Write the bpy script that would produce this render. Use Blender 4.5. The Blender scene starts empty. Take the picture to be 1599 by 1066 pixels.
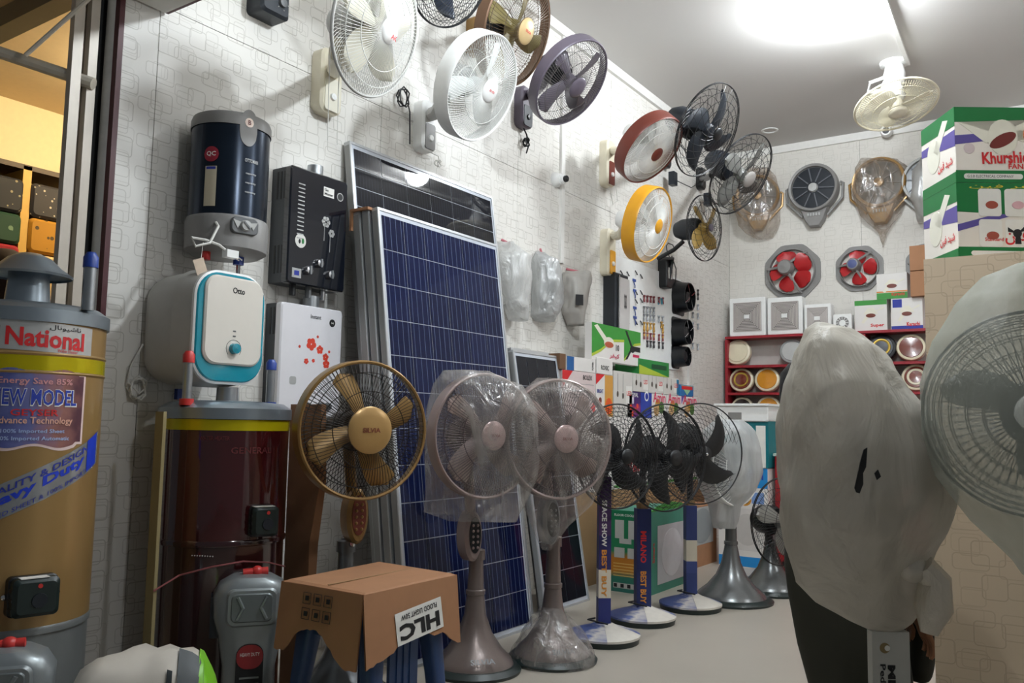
import bpy, math, random
from mathutils import Vector, Matrix, noise
random.seed(7)
SC = bpy.context.scene
COL = SC.collection
PI = math.pi
# ------------------------------------------------------------------ camera
FL = 1328.33; H = 1.0
YAW, PITCH, ROLL = [math.radians(a) for a in (34.2611, 5.52444, 1.01904)]
CAM = Vector((0, 0, H))
FW = Vector((-math.sin(YAW) * math.cos(PITCH), math.cos(YAW) * math.cos(PITCH), math.sin(PITCH)))
_r0 = FW.cross(Vector((0, 0, 1))).normalized(); _u0 = _r0.cross(FW)
RT = _r0 * math.cos(ROLL) + _u0 * math.sin(ROLL); UP = RT.cross(FW)
cam = bpy.data.cameras.new('camera'); camo = bpy.data.objects.new('camera', cam); COL.objects.link(camo)
m = Matrix((RT, UP, -FW)).transposed().to_4x4(); m.translation = CAM
camo.matrix_world = m
cam.sensor_width = 36; cam.lens = FL / 1599 * 36; cam.clip_start = .05; cam.clip_end = 60
SC.camera = camo
# ------------------------------------------------------------------ world, lights, exposure
w = bpy.data.worlds.new('world'); SC.world = w; w.use_nodes = True
w.node_tree.nodes['Background'].inputs[0].default_value = (.60, .66, .70, 1)
w.node_tree.nodes['Background'].inputs[1].default_value = .13
SC.view_settings.view_transform = 'Standard'; SC.view_settings.look = 'None'
SC.view_settings.exposure = 0.0; SC.view_settings.gamma = 1; SC.view_settings.use_curve_mapping = False
CEIL_LAMP = 120; FANS_LAMP = 120; FRONT_LAMP = 24; FILL_LAMP = 60; NEIGH_LAMP = 75
# ------------------------------------------------------------------ pixel helpers (frame 1599 x 1066)
WX = -2.864; YB = 7.95; ZC = 3.68
def ray(x, y): return FW + RT * ((x - 799.5) / FL) - UP * ((y - 533) / FL)
def at(x, y, d): return CAM + ray(x, y) * d
def onx(x, y, X): d = ray(x, y); return CAM + d * (X / d.x)
def ony(x, y, Y): d = ray(x, y); return CAM + d * (Y / d.y)
def onz(x, y, z=0.): d = ray(x, y); return CAM + d * ((z - H) / d.z)
def wall(x, y, off=0.): return onx(x, y, WX + off)
def back(x, y, off=0.): return ony(x, y, YB - off)
def depth(p): return (Vector(p) - CAM).dot(FW)
def ell(cx, cy, w_, h_, xo, D, hint):
    """pose of a round fan seen as an ellipse (half width, half height, lean of its top): centre from its usual size, and facing"""
    sxx, syy, sxy = w_ * w_, h_ * h_, xo * h_
    mean = (sxx + syy) / 2; df = (sxx - syy) / 2; rr = math.hypot(df, sxy)
    a = math.sqrt(mean + rr); b = math.sqrt(max(mean - rr, 1))
    an = .5 * math.atan2(2 * sxy, sxx - syy) + PI / 2
    d = ray(cx, cy); pos = CAM + d * (FL * D / (2 * a)); dn = d.normalized(); th = math.acos(min(1, b / a))
    mm = RT * math.cos(an) + UP * math.sin(an); mm = (mm - dn * mm.dot(dn)).normalized()
    hv = Vector(hint)
    n = max([-dn * math.cos(th) + mm * (s * math.sin(th)) for s in (1, -1)], key=lambda q: q.dot(hv))
    return pos, n
# ------------------------------------------------------------------ materials
def lin(c): return tuple(((v / 255) / 12.92 if v / 255 <= .04045 else ((v / 255 + .055) / 1.055) ** 2.4) for v in c)
MATS = {}
def nodes_of(name):
    m = bpy.data.materials.new(name); m.use_nodes = True
    nt = m.node_tree; return m, nt, nt.nodes['Principled BSDF']
def mat(name, c, rough=.5, metal=0., var=.06, bump=0., scale=30., coat=0., spec=.5, stretch=None, emit=0., trans=0.):
    if name in MATS: return MATS[name]
    m, nt, b = nodes_of(name); L = nt.links.new
    c = lin(c)
    b.inputs['Roughness'].default_value = rough; b.inputs['Metallic'].default_value = metal
    b.inputs['Coat Weight'].default_value = coat; b.inputs['Coat Roughness'].default_value = .05
    b.inputs['Specular IOR Level'].default_value = spec
    tc = nt.nodes.new('ShaderNodeTexCoord'); mp = nt.nodes.new('ShaderNodeMapping')
    if stretch: mp.inputs['Scale'].default_value = stretch
    nz = nt.nodes.new('ShaderNodeTexNoise'); nz.inputs['Scale'].default_value = scale; nz.inputs['Detail'].default_value = 3
    L(tc.outputs['Object'], mp.inputs[0]); L(mp.outputs[0], nz.inputs['Vector'])
    mx = nt.nodes.new('ShaderNodeMix'); mx.data_type = 'RGBA'
    mx.inputs[6].default_value = (*[v * (1 - var) for v in c], 1); mx.inputs[7].default_value = (*[min(1, v * (1 + var)) for v in c], 1)
    L(nz.outputs['Fac'], mx.inputs[0]); L(mx.outputs[2], b.inputs['Base Color'])
    if bump:
        bp = nt.nodes.new('ShaderNodeBump'); bp.inputs['Strength'].default_value = bump; bp.inputs['Distance'].default_value = .01
        L(nz.outputs['Fac'], bp.inputs['Height']); L(bp.outputs[0], b.inputs['Normal'])
    if emit:
        b.inputs['Emission Color'].default_value = (*c, 1); b.inputs['Emission Strength'].default_value = emit
    if trans:
        tr = nt.nodes.new('ShaderNodeBsdfTransparent'); ms = nt.nodes.new('ShaderNodeMixShader')
        ms.inputs[0].default_value = trans; out = nt.nodes['Material Output']
        L(b.outputs[0], ms.inputs[1]); L(tr.outputs[0], ms.inputs[2]); L(ms.outputs[0], out.inputs[0])
    MATS[name] = m; return m
def film(name, c, opac, vary, rough=.25, scale=9., bump=.6, stretch=(1, 1, .45), translucent=.4, gloss=.26):
    if name in MATS: return MATS[name]
    m = bpy.data.materials.new(name); m.use_nodes = True; nt = m.node_tree; nt.nodes.clear(); N = nt.nodes.new; L = nt.links.new
    c = (*lin(c), 1)
    tc = N('ShaderNodeTexCoord'); mp = N('ShaderNodeMapping'); mp.inputs['Scale'].default_value = stretch
    L(tc.outputs['Object'], mp.inputs[0])
    nz = N('ShaderNodeTexNoise'); nz.inputs['Scale'].default_value = scale; nz.inputs['Detail'].default_value = 4; nz.inputs['Distortion'].default_value = 1.2
    L(mp.outputs[0], nz.inputs['Vector'])
    vr = N('ShaderNodeTexVoronoi'); vr.feature = 'DISTANCE_TO_EDGE'; vr.inputs['Scale'].default_value = scale * .8
    L(nz.outputs['Color'], vr.inputs['Vector'])
    bp = N('ShaderNodeBump'); bp.inputs['Strength'].default_value = bump; bp.inputs['Distance'].default_value = .03
    L(nz.outputs['Fac'], bp.inputs['Height'])
    df = N('ShaderNodeBsdfDiffuse'); df.inputs[0].default_value = c; L(bp.outputs[0], df.inputs['Normal'])
    tl = N('ShaderNodeBsdfTranslucent'); tl.inputs[0].default_value = c; L(bp.outputs[0], tl.inputs['Normal'])
    gl = N('ShaderNodeBsdfGlossy'); gl.inputs['Roughness'].default_value = rough; gl.inputs[0].default_value = (.9, .9, .9, 1); L(bp.outputs[0], gl.inputs['Normal'])
    tr = N('ShaderNodeBsdfTransparent'); tr.inputs[0].default_value = (.97, .97, .97, 1)
    a = N('ShaderNodeMixShader'); a.inputs[0].default_value = translucent; L(df.outputs[0], a.inputs[1]); L(tl.outputs[0], a.inputs[2])
    g = N('ShaderNodeMixShader'); g.inputs[0].default_value = gloss; L(a.outputs[0], g.inputs[1]); L(gl.outputs[0], g.inputs[2])
    mr = N('ShaderNodeMapRange'); mr.inputs[1].default_value = .3; mr.inputs[2].default_value = .7
    mr.inputs[3].default_value = max(0, opac - vary); mr.inputs[4].default_value = min(1, opac + vary)
    L(nz.outputs['Fac'], mr.inputs[0])
    x = N('ShaderNodeMixShader'); L(mr.outputs[0], x.inputs[0]); L(tr.outputs[0], x.inputs[1]); L(g.outputs[0], x.inputs[2])
    o = N('ShaderNodeOutputMaterial'); L(x.outputs[0], o.inputs[0])
    MATS[name] = m; return m
def mnode(nt, op, a, b=None, c=None):
    n = nt.nodes.new('ShaderNodeMath'); n.operation = op
    for i, v in enumerate((a, b, c)):
        if v is None: continue
        if isinstance(v, (int, float)): n.inputs[i].default_value = v
        else: nt.links.new(v, n.inputs[i])
    return n.outputs[0]
def wallpaper(name, base, line, horiz):
    """pale sheet printed with overlapping thin rounded rectangles"""
    m, nt, b = nodes_of(name); N = nt.nodes.new; L = nt.links.new
    tc = N('ShaderNodeTexCoord'); sp = N('ShaderNodeSeparateXYZ'); L(tc.outputs['Object'], sp.inputs[0])
    U = sp.outputs[horiz]; V = sp.outputs[2]; total = None
    for k, (su, sv, ou, ov, bx_, by_) in enumerate(((.150, .120, .0, .0, .22, .30), (.132, .142, .06, .05, .30, .17), (.118, .160, .09, .11, .20, .17), (.20, .104, .03, .07, .16, .26))):
        u = mnode(nt, 'DIVIDE', mnode(nt, 'ADD', U, ou + 20), su); v = mnode(nt, 'DIVIDE', mnode(nt, 'ADD', V, ov + 20), sv)
        # shift every second column
        cu = mnode(nt, 'FLOOR', u); v = mnode(nt, 'ADD', v, mnode(nt, 'MULTIPLY', cu, .37))
        cv = mnode(nt, 'FLOOR', v)
        cb = N('ShaderNodeCombineXYZ'); L(cu, cb.inputs[0]); L(cv, cb.inputs[1]); cb.inputs[2].default_value = k * 7.3
        wn = N('ShaderNodeTexWhiteNoise'); L(cb.outputs[0], wn.inputs['Vector'])
        sc = N('ShaderNodeSeparateColor'); L(wn.outputs['Color'], sc.inputs[0])
        fu = mnode(nt, 'SUBTRACT', mnode(nt, 'SUBTRACT', u, cu), mnode(nt, 'ADD', mnode(nt, 'MULTIPLY', sc.outputs[0], .2), .4))
        fv = mnode(nt, 'SUBTRACT', mnode(nt, 'SUBTRACT', v, cv), mnode(nt, 'ADD', mnode(nt, 'MULTIPLY', sc.outputs[1], .2), .4))
        r = .012
        hx = mnode(nt, 'ADD', mnode(nt, 'MULTIPLY', sc.outputs[2], .1 * su), bx_ * su - r)
        qx = mnode(nt, 'SUBTRACT', mnode(nt, 'MULTIPLY', mnode(nt, 'ABSOLUTE', fu), su), hx)
        qy = mnode(nt, 'SUBTRACT', mnode(nt, 'MULTIPLY', mnode(nt, 'ABSOLUTE', fv), sv), by_ * sv - r)
        ax = mnode(nt, 'MAXIMUM', qx, 0.); ay = mnode(nt, 'MAXIMUM', qy, 0.)
        ln = mnode(nt, 'SQRT', mnode(nt, 'ADD', mnode(nt, 'MULTIPLY', ax, ax), mnode(nt, 'MULTIPLY', ay, ay)))
        sd = mnode(nt, 'SUBTRACT', mnode(nt, 'ADD', ln, mnode(nt, 'MINIMUM', mnode(nt, 'MAXIMUM', qx, qy), 0.)), r)
        e = mnode(nt, 'ABSOLUTE', sd)
        mr = N('ShaderNodeMapRange'); mr.interpolation_type = 'SMOOTHSTEP'
        mr.inputs[1].default_value = .0009; mr.inputs[2].default_value = .0026; mr.inputs[3].default_value = (.95, .75, .6, .4)[k]; mr.inputs[4].default_value = 0
        L(e, mr.inputs[0]); t = mr.outputs[0]
        total = t if total is None else mnode(nt, 'MAXIMUM', total, t)
    nz = N('ShaderNodeTexNoise'); nz.inputs['Scale'].default_value = 2.5; L(tc.outputs['Object'], nz.inputs['Vector'])
    m1 = N('ShaderNodeMix'); m1.data_type = 'RGBA'; m1.inputs[6].default_value = (*[v * .94 for v in lin(base)], 1); m1.inputs[7].default_value = (*lin(base), 1)
    L(nz.outputs['Fac'], m1.inputs[0])
    m2 = N('ShaderNodeMix'); m2.data_type = 'RGBA'; m2.inputs[7].default_value = (*lin(line), 1)
    L(m1.outputs[2], m2.inputs[6]); L(total, m2.inputs[0]); L(m2.outputs[2], b.inputs['Base Color'])
    b.inputs['Roughness'].default_value = .42; b.inputs['Specular IOR Level'].default_value = .35
    MATS[name] = m; return m
def solar_mat(name, c1, c2, bus, nb, horiz):
    m, nt, b = nodes_of(name); N = nt.nodes.new; L = nt.links.new
    tc = N('ShaderNodeTexCoord'); sp = N('ShaderNodeSeparateXYZ'); L(tc.outputs['Generated'], sp.inputs[0])
    u = mnode(nt, 'MULTIPLY', sp.outputs[1], nb); fr = mnode(nt, 'FRACT', u)
    line = mnode(nt, 'LESS_THAN', mnode(nt, 'ABSOLUTE', mnode(nt, 'SUBTRACT', fr, .5)), .045)
    oi = N('ShaderNodeObjectInfo'); tn = N('ShaderNodeTexVoronoi'); tn.inputs['Scale'].default_value = 60; L(tc.outputs['Object'], tn.inputs['Vector'])
    f = mnode(nt, 'MULTIPLY_ADD', oi.outputs['Random'], .6, mnode(nt, 'MULTIPLY', tn.outputs['Distance'], .5))
    a = N('ShaderNodeMix'); a.data_type = 'RGBA'; a.inputs[6].default_value = (*lin(c1), 1); a.inputs[7].default_value = (*lin(c2), 1); L(f, a.inputs[0])
    q = N('ShaderNodeMix'); q.data_type = 'RGBA'; q.inputs[7].default_value = (*lin(bus), 1); L(a.outputs[2], q.inputs[6]); L(line, q.inputs[0])
    L(q.outputs[2], b.inputs['Base Color']); b.inputs['Roughness'].default_value = .6; b.inputs['Specular IOR Level'].default_value = .05
    b.inputs['Coat Weight'].default_value = .7; b.inputs['Coat Roughness'].default_value = .025; b.inputs['Coat IOR'].default_value = 1.36
    MATS[name] = m; return m
def bandmat(name, stops, axis=2, rough=.5, noise_amt=.0, coat=0.):
    """colour bands along a generated axis: flat print on packaging"""
    if name in MATS: return MATS[name]
    m, nt, b = nodes_of(name); N = nt.nodes.new; L = nt.links.new
    tc = N('ShaderNodeTexCoord'); sp = N('ShaderNodeSeparateXYZ'); L(tc.outputs['Generated'], sp.inputs[0])
    v = sp.outputs[axis]
    if noise_amt:
        nz = N('ShaderNodeTexNoise'); nz.inputs['Scale'].default_value = 5; L(tc.outputs['Generated'], nz.inputs['Vector'])
        v = mnode(nt, 'ADD', v, mnode(nt, 'MULTIPLY', mnode(nt, 'SUBTRACT', nz.outputs['Fac'], .5), noise_amt))
    cr = N('ShaderNodeValToRGB'); cr.color_ramp.interpolation = 'CONSTANT' if not noise_amt else 'LINEAR'
    e = cr.color_ramp.elements
    while len(e) < len(stops): e.new(.5)
    for k, (p, c) in enumerate(stops): e[k].position = p; e[k].color = (*lin(c), 1)
    L(v, cr.inputs[0]); L(cr.outputs[0], b.inputs['Base Color']); b.inputs['Roughness'].default_value = rough; b.inputs['Coat Weight'].default_value = coat
    MATS[name] = m; return m
# palette
WP_L = wallpaper('wallpaper_left', (226, 223, 217), (188, 184, 176), 1)
WP_B = wallpaper('wallpaper_back', (222, 218, 211), (202, 198, 190), 0)
WP_P = wallpaper('wallpaper_partition', (206, 186, 160), (182, 162, 138), 0)
CEILM = mat('ceiling_paint', (204, 201, 198), .7, var=.02, scale=2)
FLOORM = mat('floor_concrete', (168, 160, 148), .38, var=.12, scale=1.6, bump=.02)
TRIMW = mat('pvc_trunking', (228, 226, 222), .4)
SILVER = mat('brushed_silver', (176, 180, 184), .3, .85, scale=60)
GALV = mat('galvanised_sheet', (150, 160, 168), .32, .75, var=.1, scale=8)
ALU = mat('aluminium_frame', (196, 198, 200), .38, .6, scale=50)
ALUS = mat('aluminium_side', (150, 150, 148), .45, .35, scale=3, var=.08)
BLACK = mat('black_plastic', (18, 19, 22), .4)
DBLUE = mat('dark_blue_plastic', (20, 27, 36), .42)
DGREEN = mat('dark_green_plastic', (22, 36, 34), .4)
WHITE = mat('white_plastic', (236, 236, 234), .38)
CREAM = mat('cream_plastic', (222, 214, 192), .4)
IVORY = mat('ivory_blade', (226, 222, 206), .35)
GREYP = mat('grey_plastic', (132, 130, 128), .42)
LGREY = mat('light_grey_plastic', (178, 178, 176), .4)
GREYM = mat('grey_metallic_paint', (112, 114, 116), .3, .5, scale=80)
PURPLE = mat('purple_grey_plastic', (98, 90, 102), .38)
BROWN = mat('reddish_brown_plastic', (112, 52, 40), .35)
YELLOW = mat('amber_plastic', (222, 158, 34), .35, var=.12, scale=12)
GOLD = mat('gold_plastic', (150, 116, 68), .32, .35)
GOLDB = mat('gold_blade', (166, 132, 82), .34, .25)
OLIVE = mat('olive_gold_blade', (122, 110, 66), .4)
PINKS = mat('rose_silver_plastic', (150, 132, 128), .32, .3)
PINKB = mat('rose_blade', (168, 146, 138), .35)
CHROME = mat('chrome', (210, 210, 212), .15, 1.)
WIREB = mat('black_wire', (22, 23, 26), .4)
WIREG = mat('grey_wire', (108, 104, 104), .4, .3)
WIREW = mat('white_wire', (226, 226, 222), .4)
WIREBR = mat('bronze_wire', (84, 66, 48), .4, .2)
CORDW = mat('white_cord', (216, 214, 208), .5)
CORDB = mat('black_cord', (18, 20, 24), .5)
RED = mat('red_plastic', (176, 34, 38), .35)
REDM = mat('red_board', (150, 28, 40), .45)
BLUEC = mat('blue_cap', (38, 66, 150), .4)
REDC = mat('red_cap', (200, 52, 48), .4)
TEAL = mat('teal_plastic', (18, 138, 158), .2, coat=.6)
CARD = mat('cardboard', (162, 116, 82), .75, var=.14, scale=14, bump=.03)
CARDD = mat('cardboard_dull', (150, 120, 84), .8, var=.1, scale=14)
PAPER = mat('white_paper', (226, 224, 218), .6)
INK = mat('black_ink', (26, 26, 28), .7)
REDINK = mat('red_ink', (204, 36, 40), .6)
BLUEINK = mat('blue_ink', (38, 52, 150), .6)
WHITEINK = mat('white_ink', (238, 236, 230), .6)
BLUESTOOL = mat('blue_stool_plastic', (40, 66, 110), .4)
MAROON = mat('maroon_strip', (78, 30, 36), .5)
SKIN = mat('skin', (126, 84, 56), .55, var=.08, scale=20)
HAIR = mat('dark_hair', (18, 16, 16), .6, var=.3, scale=120)
CLOTH = mat('dark_olive_cloth', (42, 42, 32), .85, var=.15, scale=8)
FILM1 = film('bag_clear', (206, 200, 194), .34, .22, .18, 11)
FILM2 = film('bag_milky', (204, 198, 186), .86, .08, .5, 7, .9, gloss=.07)
FILM3 = film('bag_haze', (214, 212, 208), .68, .14, .3, 8)
FILM4 = film('bag_smoky', (190, 170, 150), .42, .26, .15, 14)
FILM5 = film('bag_veil', (186, 190, 180), .50, .06, .5, 5, .4, gloss=.05)
BLUEGLASS = mat('fan_blade_smoke', (58, 66, 80), .25, coat=.5)
GREYBL = mat('grey_blade', (112, 112, 108), .35, trans=.15)
CLEARBL = mat('clear_white_blade', (232, 234, 232), .2, trans=.25)
# ------------------------------------------------------------------ mesh builder
class MB:
    def __init__(s): s.v = []; s.f = []
    def add(s, vs, fs, M=None):
        o = len(s.v)
        s.v += [(M @ Vector(p)) if M is not None else Vector(p) for p in vs]
        s.f += [tuple(i + o for i in f) for f in fs]; return s
    def box(s, c, d, M=None):
        x, y, z = c; a, b, e = d[0] / 2, d[1] / 2, d[2] / 2
        vs = [(x + i * a, y + j * b, z + k * e) for i in (-1, 1) for j in (-1, 1) for k in (-1, 1)]
        return s.add(vs, [(0, 1, 3, 2), (4, 6, 7, 5), (0, 4, 5, 1), (2, 3, 7, 6), (0, 2, 6, 4), (1, 5, 7, 3)], M)
    def lathe(s, prof, n=32, M=None, a0=0., a1=2 * PI):
        """profile of (x, radius) turned about local X"""
        full = abs(a1 - a0 - 2 * PI) < 1e-6; cnt = n if full else n + 1; vs = []; fs = []
        for x, r in prof:
            for i in range(cnt):
                t = a0 + (a1 - a0) * i / n; vs.append((x, r * math.cos(t), r * math.sin(t)))
        for j in range(len(prof) - 1):
            for i in range(n):
                k = (i + 1) % cnt
                fs.append((j * cnt + i, (j + 1) * cnt + i, (j + 1) * cnt + k, j * cnt + k))
        return s.add(vs, fs, M)
    def tube(s, path, r, n=6, M=None, closed=False, rads=None):
        P = [Vector(p) for p in path]; m = len(P); vs = []; fs = []; up = None
        for i, p in enumerate(P):
            if closed: t = P[(i + 1) % m] - P[i - 1]
            else: t = P[min(i + 1, m - 1)] - P[max(i - 1, 0)]
            if t.length < 1e-9: t = Vector((0, 0, 1))
            t.normalize()
            if up is None: up = t.orthogonal().normalized()
            up = (up - t * up.dot(t)); up = up.normalized() if up.length > 1e-6 else t.orthogonal().normalized()
            q = t.cross(up); rr = rads[i] if rads else r
            for k in range(n):
                a = 2 * PI * k / n; vs.append(p + up * (rr * math.cos(a)) + q * (rr * math.sin(a)))
        for i in range(m if closed else m - 1):
            j = (i + 1) % m
            for k in range(n):
                l = (k + 1) % n; fs.append((i * n + k, i * n + l, j * n + l, j * n + k))
        if not closed: fs += [tuple(reversed(range(n))), tuple((m - 1) * n + k for k in range(n))]
        return s.add(vs, fs, M)
    def ring(s, R, r, x=0., n=48, k=6, M=None):
        return s.tube([(x, R * math.cos(2 * PI * i / n), R * math.sin(2 * PI * i / n)) for i in range(n)], r, k, M, True)
    def prism(s, poly, x0, x1, M=None, ch=0., sc=1.):
        """polygon in local (y, z) swept along x, with a small chamfer at the x1 end"""
        cy = sum(p[0] for p in poly) / len(poly); cz = sum(p[1] for p in poly) / len(poly); n = len(poly)
        hy = max(abs(p[0] - cy) for p in poly) or 1; hz = max(abs(p[1] - cz) for p in poly) or 1
        def lay(x, ins, k): return [(x, cy + (p[0] - cy) * k * (1 - ins / hy), cz + (p[1] - cz) * k * (1 - ins / hz)) for p in poly]
        L = [lay(x0, 0, sc), lay(x1 - (ch if x1 > x0 else -ch), 0, 1)] + ([lay(x1, ch, 1)] if ch else [])
        if not ch: L[1] = lay(x1, 0, 1)
        vs = sum(L, []); fs = [tuple(reversed(range(n)))]
        for j in range(len(L) - 1):
            for i in range(n):
                k = (i + 1) % n; fs.append((j * n + i, j * n + k, (j + 1) * n + k, (j + 1) * n + i))
        fs.append(tuple((len(L) - 1) * n + i for i in range(n)))
        return s.add(vs, fs, M)
    def loft(s, rows, M=None, caps=True, closed=True):
        n = len(rows[0]); vs = sum([list(r) for r in rows], []); fs = []
        for j in range(len(rows) - 1):
            for i in range(n if closed else n - 1):
                k = (i + 1) % n; fs.append((j * n + i, j * n + k, (j + 1) * n + k, (j + 1) * n + i))
        if caps: fs += [tuple(reversed(range(n))), tuple((len(rows) - 1) * n + i for i in range(n))]
        return s.add(vs, fs, M)
    def ball(s, c, r, n=16, m=10, M=None):
        rx, ry, rz = r if hasattr(r, '__len__') else (r, r, r); rows = []
        for j in range(m + 1):
            a = -PI / 2 + PI * j / m; k = max(math.cos(a), 1e-3)
            rows.append([(c[0] + rx * k * math.cos(2 * PI * i / n), c[1] + ry * k * math.sin(2 * PI * i / n), c[2] + rz * math.sin(a)) for i in range(n)])
        return s.loft(rows, M)
    def quad(s, a, b, c, d, M=None): return s.add([a, b, c, d], [(0, 1, 2, 3)], M)
    def mesh(s, name, MI=None, smooth=35, mat_=None):
        me = bpy.data.meshes.new(name)
        vs = [tuple(MI @ p) for p in s.v] if MI is not None else [tuple(p) for p in s.v]
        me.from_pydata(vs, [], s.f); me.update()
        if smooth:
            me.shade_smooth(); me.set_sharp_from_angle(angle=math.radians(smooth))
        if mat_: me.materials.append(mat_)
        return me
    def build(s, name, mat_, parent=None, smooth=35):
        MI = WM[parent].inverted() if parent is not None else None
        o = bpy.data.objects.new(name, s.mesh(name, MI, smooth, mat_)); COL.objects.link(o)
        if parent is not None: o.parent = parent; WM[o] = WM[parent]
        else: WM[o] = Matrix.Identity(4)
        return o
WM = {}
VZ = Matrix(((0, 1, 0, 0), (0, 0, 1, 0), (1, 0, 0, 0), (0, 0, 0, 1)))      # local X -> world Z
def T(p): return Matrix.Translation(Vector(p))
def frame(p, n, up=(0, 0, 1)):
    x = Vector(n).normalized(); y = Vector(up).cross(x).normalized(); z = x.cross(y)
    M = Matrix((x, y, z)).transposed().to_4x4(); M.translation = Vector(p); return M
def tag(o, label=None, cat=None, group=None, kind=None):
    if label: o['label'] = label
    if cat: o['category'] = cat
    if group: o['group'] = group
    if kind: o['kind'] = kind
    return o
def thing(name, label, cat, loc, group=None, M=None, kind=None):
    o = bpy.data.objects.new(name, None); COL.objects.link(o); o.empty_display_size = .05
    mw = M if M is not None else T(loc)
    o.matrix_world = mw; WM[o] = mw.copy()
    return tag(o, label, cat, group, kind)
def solo(name, mb, mt, label, cat, group=None, loc=None, kind=None, smooth=35):
    """a thing that is one mesh, its origin at loc"""
    M = T(loc) if loc is not None else Matrix.Identity(4)
    o = bpy.data.objects.new(name, mb.mesh(name, M.inverted(), smooth, mt)); COL.objects.link(o)
    o.matrix_world = M; WM[o] = M
    return tag(o, label, cat, group, kind)
def struct(name, mb, mt, label=None, smooth=0):
    o = mb.build(name, mt, None, smooth); o['kind'] = 'structure'
    if label: o['label'] = label
    return o
def inst(name, me, parent, Mw):
    o = bpy.data.objects.new(name, me); COL.objects.link(o); o.parent = parent
    o.matrix_local = WM[parent].inverted() @ Mw; return o
def copy_tree(o, M, label=None, parent=None):
    c = o.copy(); COL.objects.link(c)
    if parent is None:
        c.matrix_world = M; WM[c] = M
        if label: c['label'] = label
    else: c.parent = parent
    for ch in list(o.children): copy_tree(ch, None, None, c)
    return c
def rrect(w_, h_, r, cy=0., cz=0., n=5):
    pts = []
    for sx, sy, a0 in ((1, 1, 0), (-1, 1, PI / 2), (-1, -1, PI), (1, -1, 3 * PI / 2)):
        for i in range(n + 1):
            a = a0 + PI / 2 * i / n; pts.append((cy + sx * (w_ / 2 - r) + r * math.cos(a), cz + sy * (h_ / 2 - r) + r * math.sin(a)))
    return pts
def circle(r, n=24, cy=0., cz=0., ry=None): return [(cy + r * math.cos(2 * PI * i / n), cz + (ry or r) * math.sin(2 * PI * i / n)) for i in range(n)]
# ------------------------------------------------------------------ lettering
TXT = {}
def text_mesh(s, bold=0.):
    if (s, bold) in TXT: return TXT[(s, bold)]
    cu = bpy.data.curves.new('lettering', 'FONT'); cu.body = s; cu.resolution_u = 2; cu.offset = bold
    o = bpy.data.objects.new('lettering', cu); COL.objects.link(o)
    dg = bpy.context.evaluated_depsgraph_get(); dg.update()
    me = bpy.data.meshes.new_from_object(o.evaluated_get(dg))
    vs = [(v.co.x, v.co.y) for v in me.vertices]; fs = [tuple(p.vertices) for p in me.polygons]
    bpy.data.objects.remove(o); bpy.data.curves.remove(cu); bpy.data.meshes.remove(me)
    if vs:
        x0 = min(v[0] for v in vs); x1 = max(v[0] for v in vs); y0 = min(v[1] for v in vs); y1 = max(v[1] for v in vs)
        vs = [((x - x0) / max(x1 - x0, 1e-6) - .5, (y - y0) / max(y1 - y0, 1e-6) - .5) for x, y in vs]
    TXT[(s, bold)] = (vs, fs); return vs, fs
def letter(s, fn, mt, parent, name='lettering', bold=0.02):
    """fn maps (u, v) in -.5..+.5 to a world point"""
    vs, fs = text_mesh(s, bold)
    if not vs: return None
    mb = MB(); mb.add([fn(u, v) for u, v in vs], fs); return mb.build(name, mt, parent, 0)
def plane_fn(M, cy, cz, w_, h_, x=.0012, rot=0., flip=False):
    """M: local frame with X out of the surface; text reads along -Y seen from +X is mirrored, so run along +Y"""
    c, s = math.cos(rot), math.sin(rot)
    def f(u, v):
        a, b = u * w_, v * h_
        return M @ Vector((x, cy + a * c - b * s, cz + a * s + b * c))
    return f
def patch(M, cy, cz, w_, h_, mt, parent, name='sticker', x=.0008, r=.0, rot=0., th=.0006):
    poly = rrect(w_, h_, r, n=4) if r else [(-w_ / 2, -h_ / 2), (w_ / 2, -h_ / 2), (w_ / 2, h_ / 2), (-w_ / 2, h_ / 2)]
    c, s = math.cos(rot), math.sin(rot)
    poly = [(cy + a * c - b * s, cz + a * s + b * c) for a, b in poly]
    return MB().prism(poly, x - th, x, M).build(name, mt, parent, 0)
# ------------------------------------------------------------------ lamps of the place, plus one added fill bulb
def lamp(name, label, p, energy, col, r, hang):
    """a bulb whose own glowing surface gives the light (watts over its area)"""
    t = thing(name, label, 'lamp', p)
    m, nt, b = nodes_of('lit_' + name)
    b.inputs['Base Color'].default_value = (.9, .9, .9, 1); b.inputs['Emission Color'].default_value = (*col, 1)
    b.inputs['Emission Strength'].default_value = energy / (PI * 4 * PI * r * r)
    MB().ball(p, r, 20, 12).build('bulb', m, t)
    mb = MB(); mb.lathe([(0, .02), (.0, .035), (.05, .03), (.06, .012), (.06, 0.001)], 16, T(Vector(p) + Vector((0, 0, r * .8))) @ VZ); mb.build('socket', WHITE, t)
    if hang: MB().tube([Vector(p) + Vector((0, 0, r)), Vector(p) + Vector((0, 0, hang))], .004, 6).build('cord', CORDW, t)
    return t
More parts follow.
